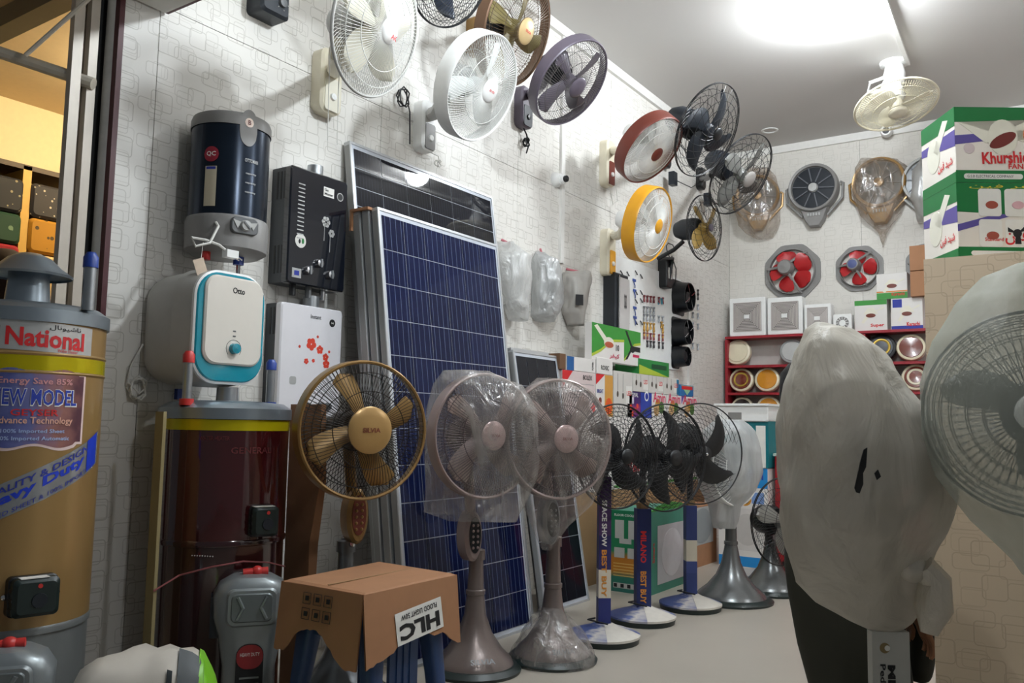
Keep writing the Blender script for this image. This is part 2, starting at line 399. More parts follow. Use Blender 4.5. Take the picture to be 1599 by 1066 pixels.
# ================================================================== THE ROOM
Y0 = 1.645
struct('floor', MB().box((-1.0, 3.0, -.05), (9.0, 12.0, .1)), FLOORM)
struct('ceiling', MB().box((.0, 4.9, ZC + .05), (5.9, 6.3, .1)), CEILM)
wl = struct('wall_left', MB().box((WX - .075, (Y0 + YB) / 2, ZC / 2), (.14, YB - Y0, ZC)), mat('wall_core', (120, 116, 110), .8))
ys = [Y0, 1.796]
while ys[-1] < YB: ys.append(min(ys[-1] + 1.22, YB))
for a, b in zip(ys, ys[1:]):
    for z0, z1 in ((0, 2.557), (2.560, ZC)):
        MB().box((WX - .0025, (a + b) / 2, (z0 + z1) / 2), (.005, b - a - .003, z1 - z0)).build('wall_panel', WP_L, wl, 0)
wb = struct('wall_back', MB().box((.05, YB + .08, ZC / 2), (5.9, .15, ZC)), mat('wall_core', (120, 116, 110), .8))
for i in range(5):
    a = WX + i * 1.22; b = a + 1.22
    MB().box(((a + b) / 2, YB + .0025, ZC / 2), (b - a - .003, .005, ZC)).build('wall_panel', WP_B, wb, 0)
# partition on the right, its end and its face towards the street
PY = 3.0; px0 = ony(1442, 405, PY).x; pz = ony(1442, 405, PY).z
struct('wall_right', MB().box((px0 + 1.2, PY + .06, pz / 2), (2.4, .12, pz)), WP_P)
struct('wall_side', MB().box((2.95, 4.9, ZC / 2), (.12, 6.3, ZC)), CEILM)
struct('trim_1', MB().box((WX + .014, (1.82 + YB) / 2, ZC - .036), (.028, YB - 1.82, .070)), TRIMW, 'white trunking along the top of the wallpapered side wall')
struct('trim_2', MB().box((0, YB - .014, ZC - .036), (5.7, .028, .070)), TRIMW, 'white trunking along the top of the end wall')
a = wall(877, 190); b = wall(875, 411)
struct('trim_3', MB().box((WX + .009, (a.y + b.y) / 2, (ZC - .07 + b.z) / 2), (.018, .042, ZC - .07 - b.z)), TRIMW, 'white vertical trunking below the side wall ceiling')
a = wall(1074, 440); b = wall(1075, 640)
struct('trim_4', MB().box((WX + .008, a.y, (a.z + .6) / 2), (.016, .03, a.z - .6)), TRIMW, 'thin white vertical trunking beside the small parts board')
lin_y = wall(255, 22).y; lin_z = wall(255, 22).z
struct('wall_front', MB().box((.05, lin_y - .2, (lin_z + ZC) / 2), (5.8, .4, ZC - lin_z)), mat('lintel_paint', (214, 212, 206), .6), 'plastered lintel over the open shop front')
struct('trim_5', MB().box((.05, lin_y + .006, lin_z + .015), (5.8, .012, .03)), MAROON, 'dark red strip along the lintel edge')
# ceiling trunking towards the ceiling fan, ring of the unlit downlight
a = onz(1383, 0, ZC); b = onz(1418, 97, ZC)
struct('trim_6', MB().tube([a - (b - a) * 1.5 - Vector((0, 0, .012)), b - Vector((0, 0, .012))], .02, 4), TRIMW, 'white trunking on the ceiling up to the ceiling fan')
dl = onz(1202, 203, ZC)
solo('downlight', MB().lathe([(-.002, .075), (-.008, .072), (-.008, .058), (-.001, .055)], 28, T(dl) @ VZ), WHITE, 'small unlit round downlight ring in the ceiling', 'downlight', loc=dl)
# lamps
lp = onz(1300, 6, ZC) - Vector((0, 0, .10))
lamp('ceiling_bulb', 'bright round white bulb on the shop ceiling', lp, CEIL_LAMP, (.90, .96, 1.), .10, .10)
lamp('fans_bulb', 'bright white bulb on the ceiling above the wall fans', (-.9, 2.75, 3.15), FANS_LAMP, (.86, .94, 1.), .075, ZC - 3.15)
lamp('fill_bulb', 'unseen white bulb beyond the partition, added to lighten the shadows', (1.5, 4.6, 3.1), FILL_LAMP, (.93, .97, 1.), .075, ZC - 3.1)  # added out of view to lighten the shadows, not a known bulb
lamp('front_bulb', 'bright white bulb hanging from the shop front lintel', (-.62, 1.55, 2.36), FRONT_LAMP, (.93, .97, 1.), .055, lin_z - 2.36)
# ------------------------------------------------------------------ shop front jamb and the neighbouring shop
def jy(p, X): return onx(p, 250, X).y
struct('trim_7', MB().box((WX + .004, Y0 - .010, 1.28), (.03, .020, 2.56)), MAROON, 'dark red strip at the end of the side wall')
pr = (jy(171, WX - .03) - jy(153, WX - .03)) / 2
struct('trim_8', MB().tube([(WX - .03, jy(162, WX - .03), 0), (WX - .03, jy(162, WX - .03), 3.2)], pr, 14), mat('pitted_pipe', (176, 174, 168), .5, .0, var=.2, scale=25), 'pitted grey steel pipe post at the wall end', 35)
mb = MB(); X = WX - .05
for pa, pb in ((124, 138), (98, 114)):
    ya, yb = jy(pa, X), jy(pb, X); mb.box((X, (ya + yb) / 2, 1.6), (.03, yb - ya, 3.2))
ya, yb = jy(96, X - .03), jy(140, X - .03); mb.box((X - .03, (ya + yb) / 2, 1.6), (.006, yb - ya, 3.2))
struct('trim_9', mb, mat('shutter_channel', (196, 186, 172), .4, .1), 'aluminium roller shutter channel beside the pipe post')
ya, yb = jy(140, X - .02), jy(152, X - .02)
struct('trim_10', MB().box((X - .02, (ya + yb) / 2, 1.6), (.02, yb - ya, 3.2)), mat('dark_gap', (34, 36, 36), .7), 'dark strip standing in for the shaded gap between the channel and the pipe')  # shade of the open gap put in as a dark strip
NX = -5.6
warm = mat('neighbour_paint', (238, 218, 172), .6)
struct('wall_neighbour', MB().box((NX - .1, 3.2, 1.6), (.12, 5.0, 3.2)), warm)
struct('ceiling_neighbour', MB().box((-4.35, 3.2, 3.05), (2.6, 5.0, .08)), mat('neighbour_ceiling', (214, 190, 150), .6))
struct('wall_neighbour_side', MB().box((-4.3, 4.6, 1.6), (2.6, .1, 3.2)), warm)
struct('trim_11', MB().box((-4.0, 1.95, 2.98), (2.3, .10, .14)), mat('olive_beam', (122, 116, 98), .6), 'olive steel beam over the neighbouring shop front')
struct('trim_12', MB().box((-4.0, 1.2, 3.10), (2.3, 1.5, .05)), mat('awning_sheet', (176, 170, 154), .6, bump=.05, scale=3), 'grey sheet roof over the pavement')
struct('trim_13', MB().tube([at(-60, 62, 3.0), onx(146, 131, WX - .02)], .022, 10), mat('awning_pipe', (206, 198, 182), .5, .0, var=.15), 'pale awning pipe fixed to the shutter channel', 35)
struct('trim_14', MB().tube([at(40, 86, 2.95), at(150, -12, 2.95)], .008, 8), mat('awning_pipe', (172, 164, 148), .5, .2), 'thin awning stay rod', 35)
lamp('neighbour_bulb', 'warm bulb of the neighbouring cloth shop', (-4.35, 2.95, 2.86), NEIGH_LAMP, (1., .84, .56), .06, .14)
# cloth shelves of the neighbouring shop
sh = thing('cloth_shelf', 'wooden cloth shelf of the neighbouring shop', 'shelf', (NX + .1, 2.6, 0), kind=None)
q = onx(40, 350, -5.25)
mb = MB().box((-5.42, q.y, 1.35), (.30, .05, 2.3)); mb.build('upright', mat('yellow_wood', (206, 164, 78), .6), sh, 0)
MB().box((-5.42, 2.75, onx(60, 268, -5.25).z + .015), (.30, 1.9, .03)).build('shelf_board', mat('shelf_dark', (70, 54, 34), .6), sh, 0)
for zz in (1.40, .8, .2): MB().box((-5.42, 2.75, zz), (.30, 1.9, .03)).build('shelf_board', mat('shelf_dark', (70, 54, 34), .6), sh, 0)
def sparkle(name, c, c2, sc):
    m, nt, b = nodes_of(name); vo = nt.nodes.new('ShaderNodeTexVoronoi'); vo.inputs['Scale'].default_value = sc
    tc = nt.nodes.new('ShaderNodeTexCoord'); nt.links.new(tc.outputs['Object'], vo.inputs['Vector'])
    mx = nt.nodes.new('ShaderNodeMix'); mx.data_type = 'RGBA'; mx.inputs[6].default_value = (*lin(c), 1); mx.inputs[7].default_value = (*lin(c2), 1)
    nt.links.new(mnode(nt, 'LESS_THAN', vo.outputs['Distance'], .17), mx.inputs[0]); nt.links.new(mx.outputs[2], b.inputs['Base Color']); b.inputs['Roughness'].default_value = .7
    return m
ZT = 1.415
zr = [onx(60, p, -5.25).z for p in (285, 340, 396, 470)]
FAB = [('navy cloth bolt with silver drops', sparkle('navy_drops', (24, 26, 34), (150, 140, 110), 22), -60, 37, zr[1], zr[0]), ('dark green cloth bolt with pale flowers', sparkle('green_flowers', (14, 60, 40), (110, 140, 110), 10), -60, 37, zr[2] + .03, zr[1]),
       ('bright red folded cloth under the green bolt', mat('red_cloth', (150, 26, 40), .8), -60, 37, zr[2] - .10, zr[2] + .03), ('charcoal cloth bolt with silver dots', sparkle('charcoal_dots', (46, 44, 48), (190, 180, 160), 26), 44, 125, zr[1], zr[0]),
       ('mustard cloth bolt with dark print', sparkle('mustard_print', (176, 124, 24), (70, 52, 20), 14), 44, 125, zr[2], zr[1]), ('cream embroidered cloth at the shelf bottom', mat('cream_cloth', (206, 178, 128), .85, bump=.3, scale=60), 44, 125, zr[3], zr[2]),
       ('plum cloth bolt beneath the red cloth', mat('plum_cloth', (92, 40, 44), .8), -60, 37, zr[3], zr[2] - .10)]
for lb, mt, xa, xb, z0, z1 in FAB:
    ya, yb = onx(xa, 350, -5.25).y, onx(xb, 350, -5.25).y
    mb = MB().prism(rrect(yb - ya - .02, z1 - z0 - .008, .03, (ya + yb) / 2, (z0 + z1) / 2), -5.54, -5.25, ch=.015)
    solo('cloth_bolt', mb, mt, lb, 'cloth', 'cloth bolts in the neighbouring shop', loc=(-5.4, (ya + yb) / 2, z0))
for ya, lb in ((2.32, 'dark folded cloth pile under the plum bolt'), (2.7, 'dark folded cloth pile under the cream embroidered cloth')):
    solo('cloth_pile', MB().prism(rrect(.36, (zr[3] - ZT), .03, ya, (zr[3] + ZT) / 2), -5.54, -5.24, ch=.015), mat('plum_cloth', (92, 40, 44), .8), lb, 'cloth', 'cloth bolts in the neighbouring shop', loc=(-5.4, ya, ZT))
p = at(6, 440, 4.0)
solo('dark_bundle', MB().ball(p, (.12, .14, .16), 18, 12).tube([(p.x, p.y, p.z - .1), (p.x, p.y, 0)], .1, 12, rads=[.1, .2]), mat('dark_bundle_cloth', (40, 26, 22), .8), 'dark brown rounded bundle outside the neighbouring shop', 'bundle', loc=(p.x, p.y, 0))
# ================================================================== FANS
def wires(mb, M, R, r0, xf, n, twist, wr, segs=6):
    for i in range(n):
        a = 2 * PI * i / n; path = []
        for k in range(segs + 1):
            t = k / segs; r = r0 + (R - r0) * t; b = a + twist * (1 - t) ** 1.0
            path.append((xf(r / R), r * math.cos(b), r * math.sin(b)))
        mb.tube(path, wr, 3, M)
def blade_mb(M, r0, R, a, kind, pitch=.5):
    mb = MB(); nu, nv = 10, 4; rows = []
    for i in range(nu + 1):
        t = i / nu; r = r0 + (R - r0) * t
        if kind == 'sickle':
            ch = R * (.32 + .22 * math.sin(PI * min(t * 1.1, 1))) * (1 if t < .75 else math.sqrt(max(0., 1 - ((t - .75) / .25) ** 2)) + .02); sw = .75 * t ** 1.6
        elif kind == 'wide':
            ch = R * (.20 + .30 * math.sin(PI * (t * .85 + .05))) * (1 if t < .7 else math.sqrt(max(0., 1 - ((t - .7) / .3) ** 2)) + .02); sw = .35 * t
        elif kind == 'leaf':
            ch = R * (.30 + .62 * math.sin(PI * (t * .75 + .05))) * (1 if t < .65 else math.sqrt(max(0., 1 - ((t - .65) / .35) ** 2)) * .9 + .1); sw = .2 * t
        else:
            ch = R * (.22 + .30 * t) * (1 if t < .8 else math.sqrt(max(0., 1 - ((t - .8) / .2) ** 2)) * .9 + .08); sw = .30 * t
        pt = pitch * (.5 if kind == 'sickle' else 1) * (1 - .45 * t); row = []
        for j in range(nv + 1):
            s = (j / nv - .5) * 2 * ch * .5
            ang = a + sw; cr, sr = math.cos(ang), math.sin(ang); off = s * math.cos(pt)
            row.append((s * math.sin(pt) + .012 * (1 - (2 * j / nv - 1) ** 2), r * cr - off * sr, r * sr + off * cr))
        rows.append(row)
    vs = []; fs = []; n = nv + 1
    for d in (.0012, -.0012):
        for row in rows: vs += [(p[0] + d, p[1], p[2]) for p in row]
    o = len(rows) * n
    for i in range(nu):
        for j in range(nv):
            q = (i * n + j, i * n + j + 1, (i + 1) * n + j + 1, (i + 1) * n + j); fs.append(q); fs.append(tuple(o + k for k in reversed(q)))
    for i in range(nu):
        fs.append((i * n, (i + 1) * n, o + (i + 1) * n, o + i * n)); fs.append((i * n + nv, o + i * n + nv, o + (i + 1) * n + nv, (i + 1) * n + nv))
    fs += [tuple(list(range(n)) + [o + j for j in reversed(range(n))]), tuple([nu * n + j for j in reversed(range(n))] + [o + nu * n + j for j in range(n)])]
    return mb.add(vs, fs, M)
def fan_head(t, pos, n, D, wire=WIREB, rim=None, rim_w=.05, blades=4, blade=OLIVE, kind='wide', hub=GOLD, hub_r=.16, nw=72, twist=.25, rings=(.55, .8), motor=DBLUE, wr=.0012, a0=.4, text=None, text_m=INK, bulge=.10, backb=.10, mot_l=.17, mot_r=.075, guard=True):
    """round fan head facing n: front and back guards, rim, each blade, hub cap, motor"""
    M = frame(pos, n); R = D / 2
    fx = lambda q: rim_w * .35 + bulge * R / .25 * .5 * (1 - q ** 2.6)
    bx = lambda q: -rim_w * .35 - backb * R / .25 * .5 * (1 - q ** 2.2)
    if rim:
        MB().lathe([(-rim_w * .6, R * .985), (-rim_w * .6, R), (rim_w * .1, R * 1.0), (rim_w * .4, R * .995), (rim_w * .5, R * .975), (rim_w * .45, R * .95), (rim_w * .3, R * .945), (rim_w * .1, R * .97), (-rim_w * .6, R * .985)], 56, M).build('rim', rim, t)
    if guard:
        g = MB(); wires(g, M, R * .97, R * hub_r, fx, nw, twist, wr)
        for q in rings: g.ring(R * q, wr * 1.3, fx(q), 40, 4, M)
        if not rim:
            g.ring(R, .0035, .004, 56, 6, M); g.ring(R, .0035, -.006, 56, 6, M)
        g.build('front_guard', wire, t, 0)
    g = MB(); wires(g, M, R * .97, R * .30, bx, nw, -twist * 1.6, wr)
    for q in rings: g.ring(R * q, wr * 1.3, bx(q), 40, 4, M)
    g.ring(R * .30, .003, bx(.30), 32, 5, M); g.build('back_guard', wire, t, 0)
    for i in range(blades):
        blade_mb(M, R * .12, R * .88, a0 + 2 * PI * i / blades, kind).build('blade', blade, t)
    MB().lathe([(-.03, .001), (-.03, R * .17), (.012, R * .16), (.03, R * .12), (.034, .001)], 24, M).build('blade_hub', blade, t)
    c0 = fx(hub_r) - .004
    hr = R * hub_r * 1.15
    if guard:
        cap = MB().lathe([(c0 - .004, .001), (c0 - .004, hr), (c0 + .004, hr), (c0 + .009, hr * .9), (c0 + .013, hr * .6), (c0 + .015, .001)], 32, M).build('hub_cap', hub, t)
        if text: letter(text, plane_fn(M, 0, 0, hr * .8, hr * .2, c0 + .0165), text_m, cap)
    b0 = bx(.3)
    MB().lathe([(b0 + .02, .001), (b0 + .02, mot_r * .8), (b0 - .02, mot_r), (b0 - mot_l * .6, mot_r * .95), (b0 - mot_l * .85, mot_r * .7), (b0 - mot_l, .001)], 24, M).build('motor', motor, t)
    return M, b0
def arm_to(t, M, b0, mot_l, wallp, mt, drop=.0, r=.02):
    s = M @ Vector((b0 - mot_l * .5, 0, -.05)); e = Vector(wallp)
    MB().tube([s, s + Vector((-.03, 0, -.04 - drop)), (s + e) / 2 + Vector((0, 0, -.03 - drop)), e + Vector((.03, 0, 0)), e], r, 10).build('arm', mt, t)
def bracket(t, p, w_, h_, mt, face=None, d=.06, knob=WHITE):
    M = frame(p, (1, 0, 0))
    o = MB().prism(rrect(w_, h_, w_ * .3), .0, d, M, .012).build('bracket', mt, t)
    if face:
        f = MB().prism(rrect(w_ * .7, h_ * .5, w_ * .12, 0, -h_ * .22), d - .004, d + .004, M).build('switch_panel', face, t)
        MB().lathe([(d, .018), (d + .014, .015), (d + .016, .001)], 16, M @ T((0, 0, -h_ * .25))).build('knob', knob, t)
    return M
def cords(t, pts, mt=CORDB, r=.003, name='cord'):
    MB().tube(pts, r, 5).build(name, mt, t)
def loop_pts(c, r, turns=2, n=10, ax=(0, 1, 0)):
    out = []
    for i in range(turns * n):
        a = 2 * PI * i / n; k = 1 + .15 * math.sin(i * 1.7)
        out.append((c[0] + .012 * math.sin(i * .9), c[1] + r * k * math.cos(a), c[2] + r * 1.3 * k * math.sin(a)))
    return out
G = 'fans mounted along the side wall'
# 1 cream fan, pull cords
pos, n = ell(588, 45, 66, 102, 10, .5, (1, 0, 0)); bp = wall(503, 132)
t = thing('wall_fan', 'cream wall fan with wide cream blades and oval white badge above the water heaters', 'fan', bp, G)
M, b0 = fan_head(t, pos, n, .5, WIREW, None, .04, 5, IVORY, 'wide', WHITE, .17, 96, .12, (.6, .85), LGREY, a0=.2)
letter('AK', plane_fn(M, .01, -.02, .035, .018, .085), REDINK, t)
MB().ring(.251, .006, 0, 56, 6, M).build('rim', LGREY, t)
bracket(t, bp, .13, .30, CREAM, IVORY, .07); arm_to(t, M, b0, .17, bp + Vector((.05, 0, .05)), CREAM, .02, .035)
for k in (-.03, .03):
    c = M @ Vector((b0 - .12, k, -.06)); cords(t, [c, (c.x, c.y, c.z - .22), (c.x + .005, c.y, c.z - .42)], CORDW, .0018, 'pull_cord')
# 2 black cage fan, only its lower part in view
pos = at(705, -44, 3.66)
t = thing('wall_fan', 'black cage wall fan hanging highest near the ceiling above the white fan', 'fan', wall(660, -60), G)
M, b0 = fan_head(t, pos, (.88, .0, -.47), .46, WIREB, None, .03, 3, BLUEGLASS, 'sickle', BLACK, .14, 60, .5, (.3, .45, .6, .75, .9), DBLUE)
bracket(t, wall(660, -60), .09, .2, BLACK); arm_to(t, M, b0, .17, wall(660, -60), BLACK)
# 3 bright white fan
pos, n = ell(746, 135, 56.5, 81.5, 17, .5, (1, 0, 0)); bp = wall(656, 200)
t = thing('wall_fan', 'bright white wall fan with thick white rim above the solar panels', 'fan', bp, G)
M, b0 = fan_head(t, pos, n, .5, WIREW, WHITE, .075, 3, CLEARBL, 'paddle', WHITE, .19, 110, .35, (.62,), LGREY, a0=1.2, text='SILVIA', text_m=REDINK)
bracket(t, bp, .11, .27, WHITE, GREYP, .07); arm_to(t, M, b0, .17, bp + Vector((.05, 0, .06)), LGREY, .02, .035)
p = wall(630, 152, .04); cords(t, loop_pts(p, .035, 3) + [wall(640, 175, .03), wall(640, 225, .02)], CORDB, .004)
p = wall(684, 255, .03); cords(t, [bp + Vector((.05, 0, -.13)), p + Vector((0, 0, .04))] + loop_pts(p, .015, 2), CORDW, .003)
# 4 gold and black fan
pos, n = ell(803, 45, 53, 87, 12, .58, (1, 0, 0))
t = thing('wall_fan', 'wall fan with bronze rim, olive gold blades and gold hub by the ceiling', 'fan', wall(735, 60), G)
M, b0 = fan_head(t, pos, n, .58, WIREBR, mat('bronze_rim', (120, 92, 72), .3, .4), .06, 4, OLIVE, 'paddle', mat('pale_gold_hub', (204, 176, 128), .35, .2), .2, 84, .2, (.6, .9), DBLUE, a0=1.35, text='SILVIA', text_m=REDINK)
bracket(t, wall(735, 60), .09, .22, GOLD); arm_to(t, M, b0, .17, wall(735, 60), GOLD)
# 5 purple grey fan
pos, n = ell(889, 127, 56.5, 64, 25, .5, (1, 0, 0)); bp = wall(812, 170)
t = thing('wall_fan', 'purple grey wall fan tilted down beside the vertical trunking', 'fan', bp, G)
M, b0 = fan_head(t, pos, n, .5, WIREG, PURPLE, .06, 4, PURPLE, 'paddle', PURPLE, .2, 96, .3, (.55, .8), DBLUE, a0=.9)
bracket(t, bp, .13, .26, PURPLE, DBLUE, .06, BLACK); arm_to(t, M, b0, .17, bp + Vector((.05, 0, .08)), PURPLE, .0, .03)
p = wall(822, 222, .03); cords(t, [bp + Vector((.03, 0, -.13)), p + Vector((0, 0, .05))] + loop_pts(p, .02, 3) + [p + Vector((0, 0, -.07))], CORDB, .005)
# 6 white fan with brown rim
pos, n = ell(1014, 231, 46, 50, 24, .5, (1, 0, 0)); bp = wall(942, 257)
t = thing('wall_fan', 'white wall fan with reddish brown rim and brown hub', 'fan', bp, G)
M, b0 = fan_head(t, pos, n, .5, WIREW, BROWN, .085, 4, CLEARBL, 'wide', BROWN, .17, 120, .3, (.6, .8), WHITE, a0=.5, wr=.0017)
bracket(t, bp, .12, .34, CREAM, BROWN, .07); arm_to(t, M, b0, .17, bp + Vector((.05, 0, .09)), CREAM, .0, .03)
cords(t, [bp + Vector((.05, .0, -.17)), bp + Vector((.04, .08, -.28)), bp + Vector((.04, .15, -.24)), bp + Vector((.04, .12, -.12))], CORDW)
# 7 and 8 big black cage fans
for (c, lb, bw, hb, mo, bl) in (((1105, 204, 47, 70.5, 17, .62, (1, 0, 0)), 'large black cage wall fan with dark sickle blades under the ceiling corner', wall(1035, 245), BLACK, DBLUE, DBLUE), ((1157, 273, 45.5, 61, 20, .62, (1, 0, 0)), 'large black cage wall fan with grey wide blades near the end wall', wall(1090, 280), mat('grey_badge', (150, 146, 142), .35), DBLUE, GREYBL)):
    pos, n = ell(*c)
    t = thing('wall_fan', lb, 'fan', bw, G)
    M, b0 = fan_head(t, pos, n, .62, WIREB, None, .04, 4, bl, 'sickle' if bl is DBLUE else 'wide', hb, .12 if bl is DBLUE else .17, 22, .9, (.34, .52, .68, .84), mo, .0016, 1.0, mot_l=.24, mot_r=.10, bulge=.12, backb=.16)
    bracket(t, bw, .10, .20, BLACK); arm_to(t, M, b0, .24, bw, BLACK, .0, .024)
    MB().box((bw.x + .09, bw.y, bw.z - .2), (.05, .07, .11)).build('switch_box', DBLUE, t, 0)
    cords(t, [bw + Vector((.09, 0, -.2)), bw + Vector((.2, .12, -.26)), bw + Vector((.3, .2, -.18)), M @ Vector((b0 - .15, 0, -.1))], CORDB, .004)
# 9 white fan with amber rim
pos, n = ell(1012, 350, 30, 59, 9, .5, (1, 0, 0)); bp = wall(943, 395)
t = thing('wall_fan', 'white wall fan with amber yellow rim and amber hub', 'fan', bp, G)
M, b0 = fan_head(t, pos, n, .5, WIREW, YELLOW, .085, 4, CLEARBL, 'wide', YELLOW, .17, 110, .3, (.6, .8), WHITE, a0=.8, wr=.0017)
bracket(t, bp, .12, .34, CREAM, YELLOW, .07); arm_to(t, M, b0, .17, bp + Vector((.05, 0, .12)), CREAM, .0, .03)
# 10 bracket fan with bare gold blades
pos, n = ell(1100, 356, 26, 51, -3, .5, (1, 0, 0)); bp = wall(1032, 428)
t = thing('wall_fan', 'small black cage wall fan with olive gold blades on a bent pipe arm', 'fan', bp, G)
M, b0 = fan_head(t, pos, n, .5, WIREB, None, .03, 4, mat('gold_leaf_blade', (150, 122, 62), .35, .2), 'wide', PURPLE, .1, 24, .7, (.3, .55, .8), DBLUE, .0014, .6, mot_l=.22, mot_r=.085)
s = M @ Vector((b0 - .12, 0, -.09))
MB().tube([s, s + Vector((-.08, 0, -.06)), s + Vector((-.2, -.02, -.12)), bp + Vector((.10, 0, .12)), bp + Vector((.06, 0, -.1))], .017, 10).build('arm', BLACK, t)
MB().prism(rrect(.12, .24, .02), 0, .08, frame(bp, (1, 0, 0)), .01).build('control_box', BLACK, t)
patch(frame(bp + Vector((.08, 0, 0)), (1, 0, 0)), .0, .0, .07, .09, PAPER, t, 'sticker', .002)
patch(frame(bp + Vector((.08, 0, 0)), (1, 0, 0)), .0, .0, .025, .03, REDINK, t, 'sticker_mark', .003)
cords(t, loop_pts(bp + Vector((.09, -.02, .18)), .05, 1, 12) + [bp + Vector((.09, .1, .05)), bp + Vector((.09, .08, -.1))], CORDB, .004)
# ================================================================== WATER HEATERS ON THE WALL
# black instant gas heater
def gas_heater(x0, x1, zt, zb, d, y0, y1, body, front, label):
    t = thing('gas_water_heater', label, 'water heater', (WX, (y0 + y1) / 2, zb), 'instant gas water heaters')
    cy, cz = (y0 + y1) / 2, (zt + zb) / 2
    Mw = frame((WX, cy, cz), (1, 0, 0)); W_, H_ = y1 - y0, zt - zb
    MB().prism(rrect(W_, H_, .006), .0, d - .035, Mw).build('case', body, t)
    MB().prism(rrect(W_ + .004, H_ + .004, .012), d - .034, d, Mw, .006).build('front_panel', front, t)
    for z_ in (H_ * .34, -H_ * .30):
        for k in range(3): MB().box((d * .30 + k * .022, -W_ / 2 - .0005, z_), (.010, .002, H_ * .24), Mw).build('side_vent', BLACK, t, 0)
    for k, yy in enumerate((-.09, .0, .08)):
        MB().tube([Mw @ Vector((.07, yy, -H_ / 2 + .01)), Mw @ Vector((.07, yy, -H_ / 2 - .045))], .014, 10).build('pipe_stub', (BLACK, GREYM, CHROME)[k], t)
    MB().lathe([(0, .035), (.05, .035), (.05, .001)], 20, Mw @ T((.06, .02, H_ / 2)) @ VZ).build('flue', SILVER, t)
    return t, Mw, W_, H_
yb0 = wall(427, 262).y
p1 = onx(541, 285, WX + .12); p0 = onx(456, 257, WX + .12)
NAVYF = mat('navy_glass', (16, 20, 30), .12, coat=1., var=.02)
t, Mw, W_, H_ = gas_heater(0, 0, p0.z, 1.572, .12, p0.y, p1.y + .01, mat('heater_case', (62, 66, 70), .4), NAVYF, 'black glass instant gas heater with three knobs beside the solar panels')
d = .12
for k in range(14): MB().box((d + .0008, -W_ * .32 + .0, H_ * .36 - k * .018), (.002, .036, .005), Mw @ T((0, 0, 0)) @ Matrix.Rotation(0, 4, 'X')).build('grille_slot', LGREY, t, 0)
for (yy, zz) in ((.005, -.145), (-.055, -.185), (.07, -.185)):
    kb = MB().lathe([(d, .020), (d + .018, .017), (d + .02, .001)], 20, Mw @ T((0, yy, zz))).build('knob', CHROME, t)
    MB().box((d + .022, yy, zz), (.006, .008, .036), Mw).build('knob_grip', SILVER, kb, 0)
for (yy, zz, r_) in ((.04, .045, .025), (.075, -.0, .018)):
    f_ = MB()
    for k in range(6): f_.prism(circle(r_ * .42, 8, yy + r_ * .6 * math.cos(k * PI / 3), zz + r_ * .6 * math.sin(k * PI / 3)), d, d + .001, Mw)
    f_.box((d + .0005, yy - .008, zz - .05), (.001, .0025, .07), Mw); f_.build('printed_flower', LGREY, t, 0)
patch(Mw, .05, H_ * .36, .062, .042, PAPER, t, 'sticker', d + .001)
letter('Gas', plane_fn(Mw, .035, H_ * .36 + .009, .022, .011, d + .002), INK, t); letter('Master', plane_fn(Mw, .05, H_ * .36 - .009, .05, .011, d + .002), INK, t)
MB().prism(circle(.019, 24, .118, H_ * .35), d, d + .0012, Mw).build('round_badge', LGREY, t, 0); MB().prism(circle(.015, 24, .118, H_ * .35), d, d + .002, Mw).build('round_badge', BLACK, t, 0)
st = MB().prism(circle(.030, 28, -.10, -.065), d, d + .0012, Mw).build('round_sticker', PAPER, t, 0)
MB().prism(circle(.007, 12, -.088, -.065, .012), d, d + .002, Mw).build('sticker_mark', mat('green_ink', (40, 120, 60), .6), st, 0); MB().prism(circle(.006, 12, -.106, -.068, .010), d, d + .002, Mw).build('sticker_mark', INK, st, 0)
patch(Mw, -.115, -.205, .05, .04, LGREY, t, 'energy_label', d + .001); patch(Mw, -.115, -.205, .026, .02, BLUEINK, t, 'energy_label_print', d + .002)
# white instant gas heater with red blossom print
p0 = onx(441, 471, WX + .10); p1 = onx(535, 487, WX + .10); z0 = onx(432, 650, WX + .10).z
t, Mw, W_, H_ = gas_heater(0, 0, p0.z, z0, .10, p0.y, p1.y, mat('heater_case', (62, 66, 70), .4), mat('white_enamel', (236, 234, 238), .2, coat=.6, var=.02), 'white instant gas heater with red blossom print below the black one')
d = .10; rnd = random.Random(3)
RB = mat('blossom_red', (222, 70, 50), .5)
for (yy, zz, r_) in ((-.005, .075, .026), (.045, .055, .018), (.08, .025, .016), (.085, -.005, .018), (-.03, .0, .012), (.01, .005, .008), (-.07, .06, .006), (.03, .11, .006), (.1, .05, .006)):
    f_ = MB()
    for k in range(5): f_.prism(circle(r_ * .5, 8, yy + r_ * .6 * math.cos(k * 1.257 + r_ * 90), zz + r_ * .6 * math.sin(k * 1.257 + r_ * 90)), d, d + .001 + k * .00002, Mw)
    f_.build('printed_blossom', RB, t, 0)
letter('Instant', plane_fn(Mw, .015, .195, .06, .018, d + .001), GREYM, t)
MB().prism(circle(.017, 24, .112, .178), d, d + .0012, Mw).build('round_badge', INK, t, 0)
letter('36', plane_fn(Mw, .112, .178, .016, .008, d + .002), WHITEINK, t)
patch(Mw, -.10, -.085, .036, .034, LGREY, t, 'sticker', d + .001, .01)
for yy in (-.02, .06, .1): MB().lathe([(d, .018), (d + .014, .015), (d + .016, .001)], 18, Mw @ T((0, yy, -.19))).build('knob', GREYM, t)
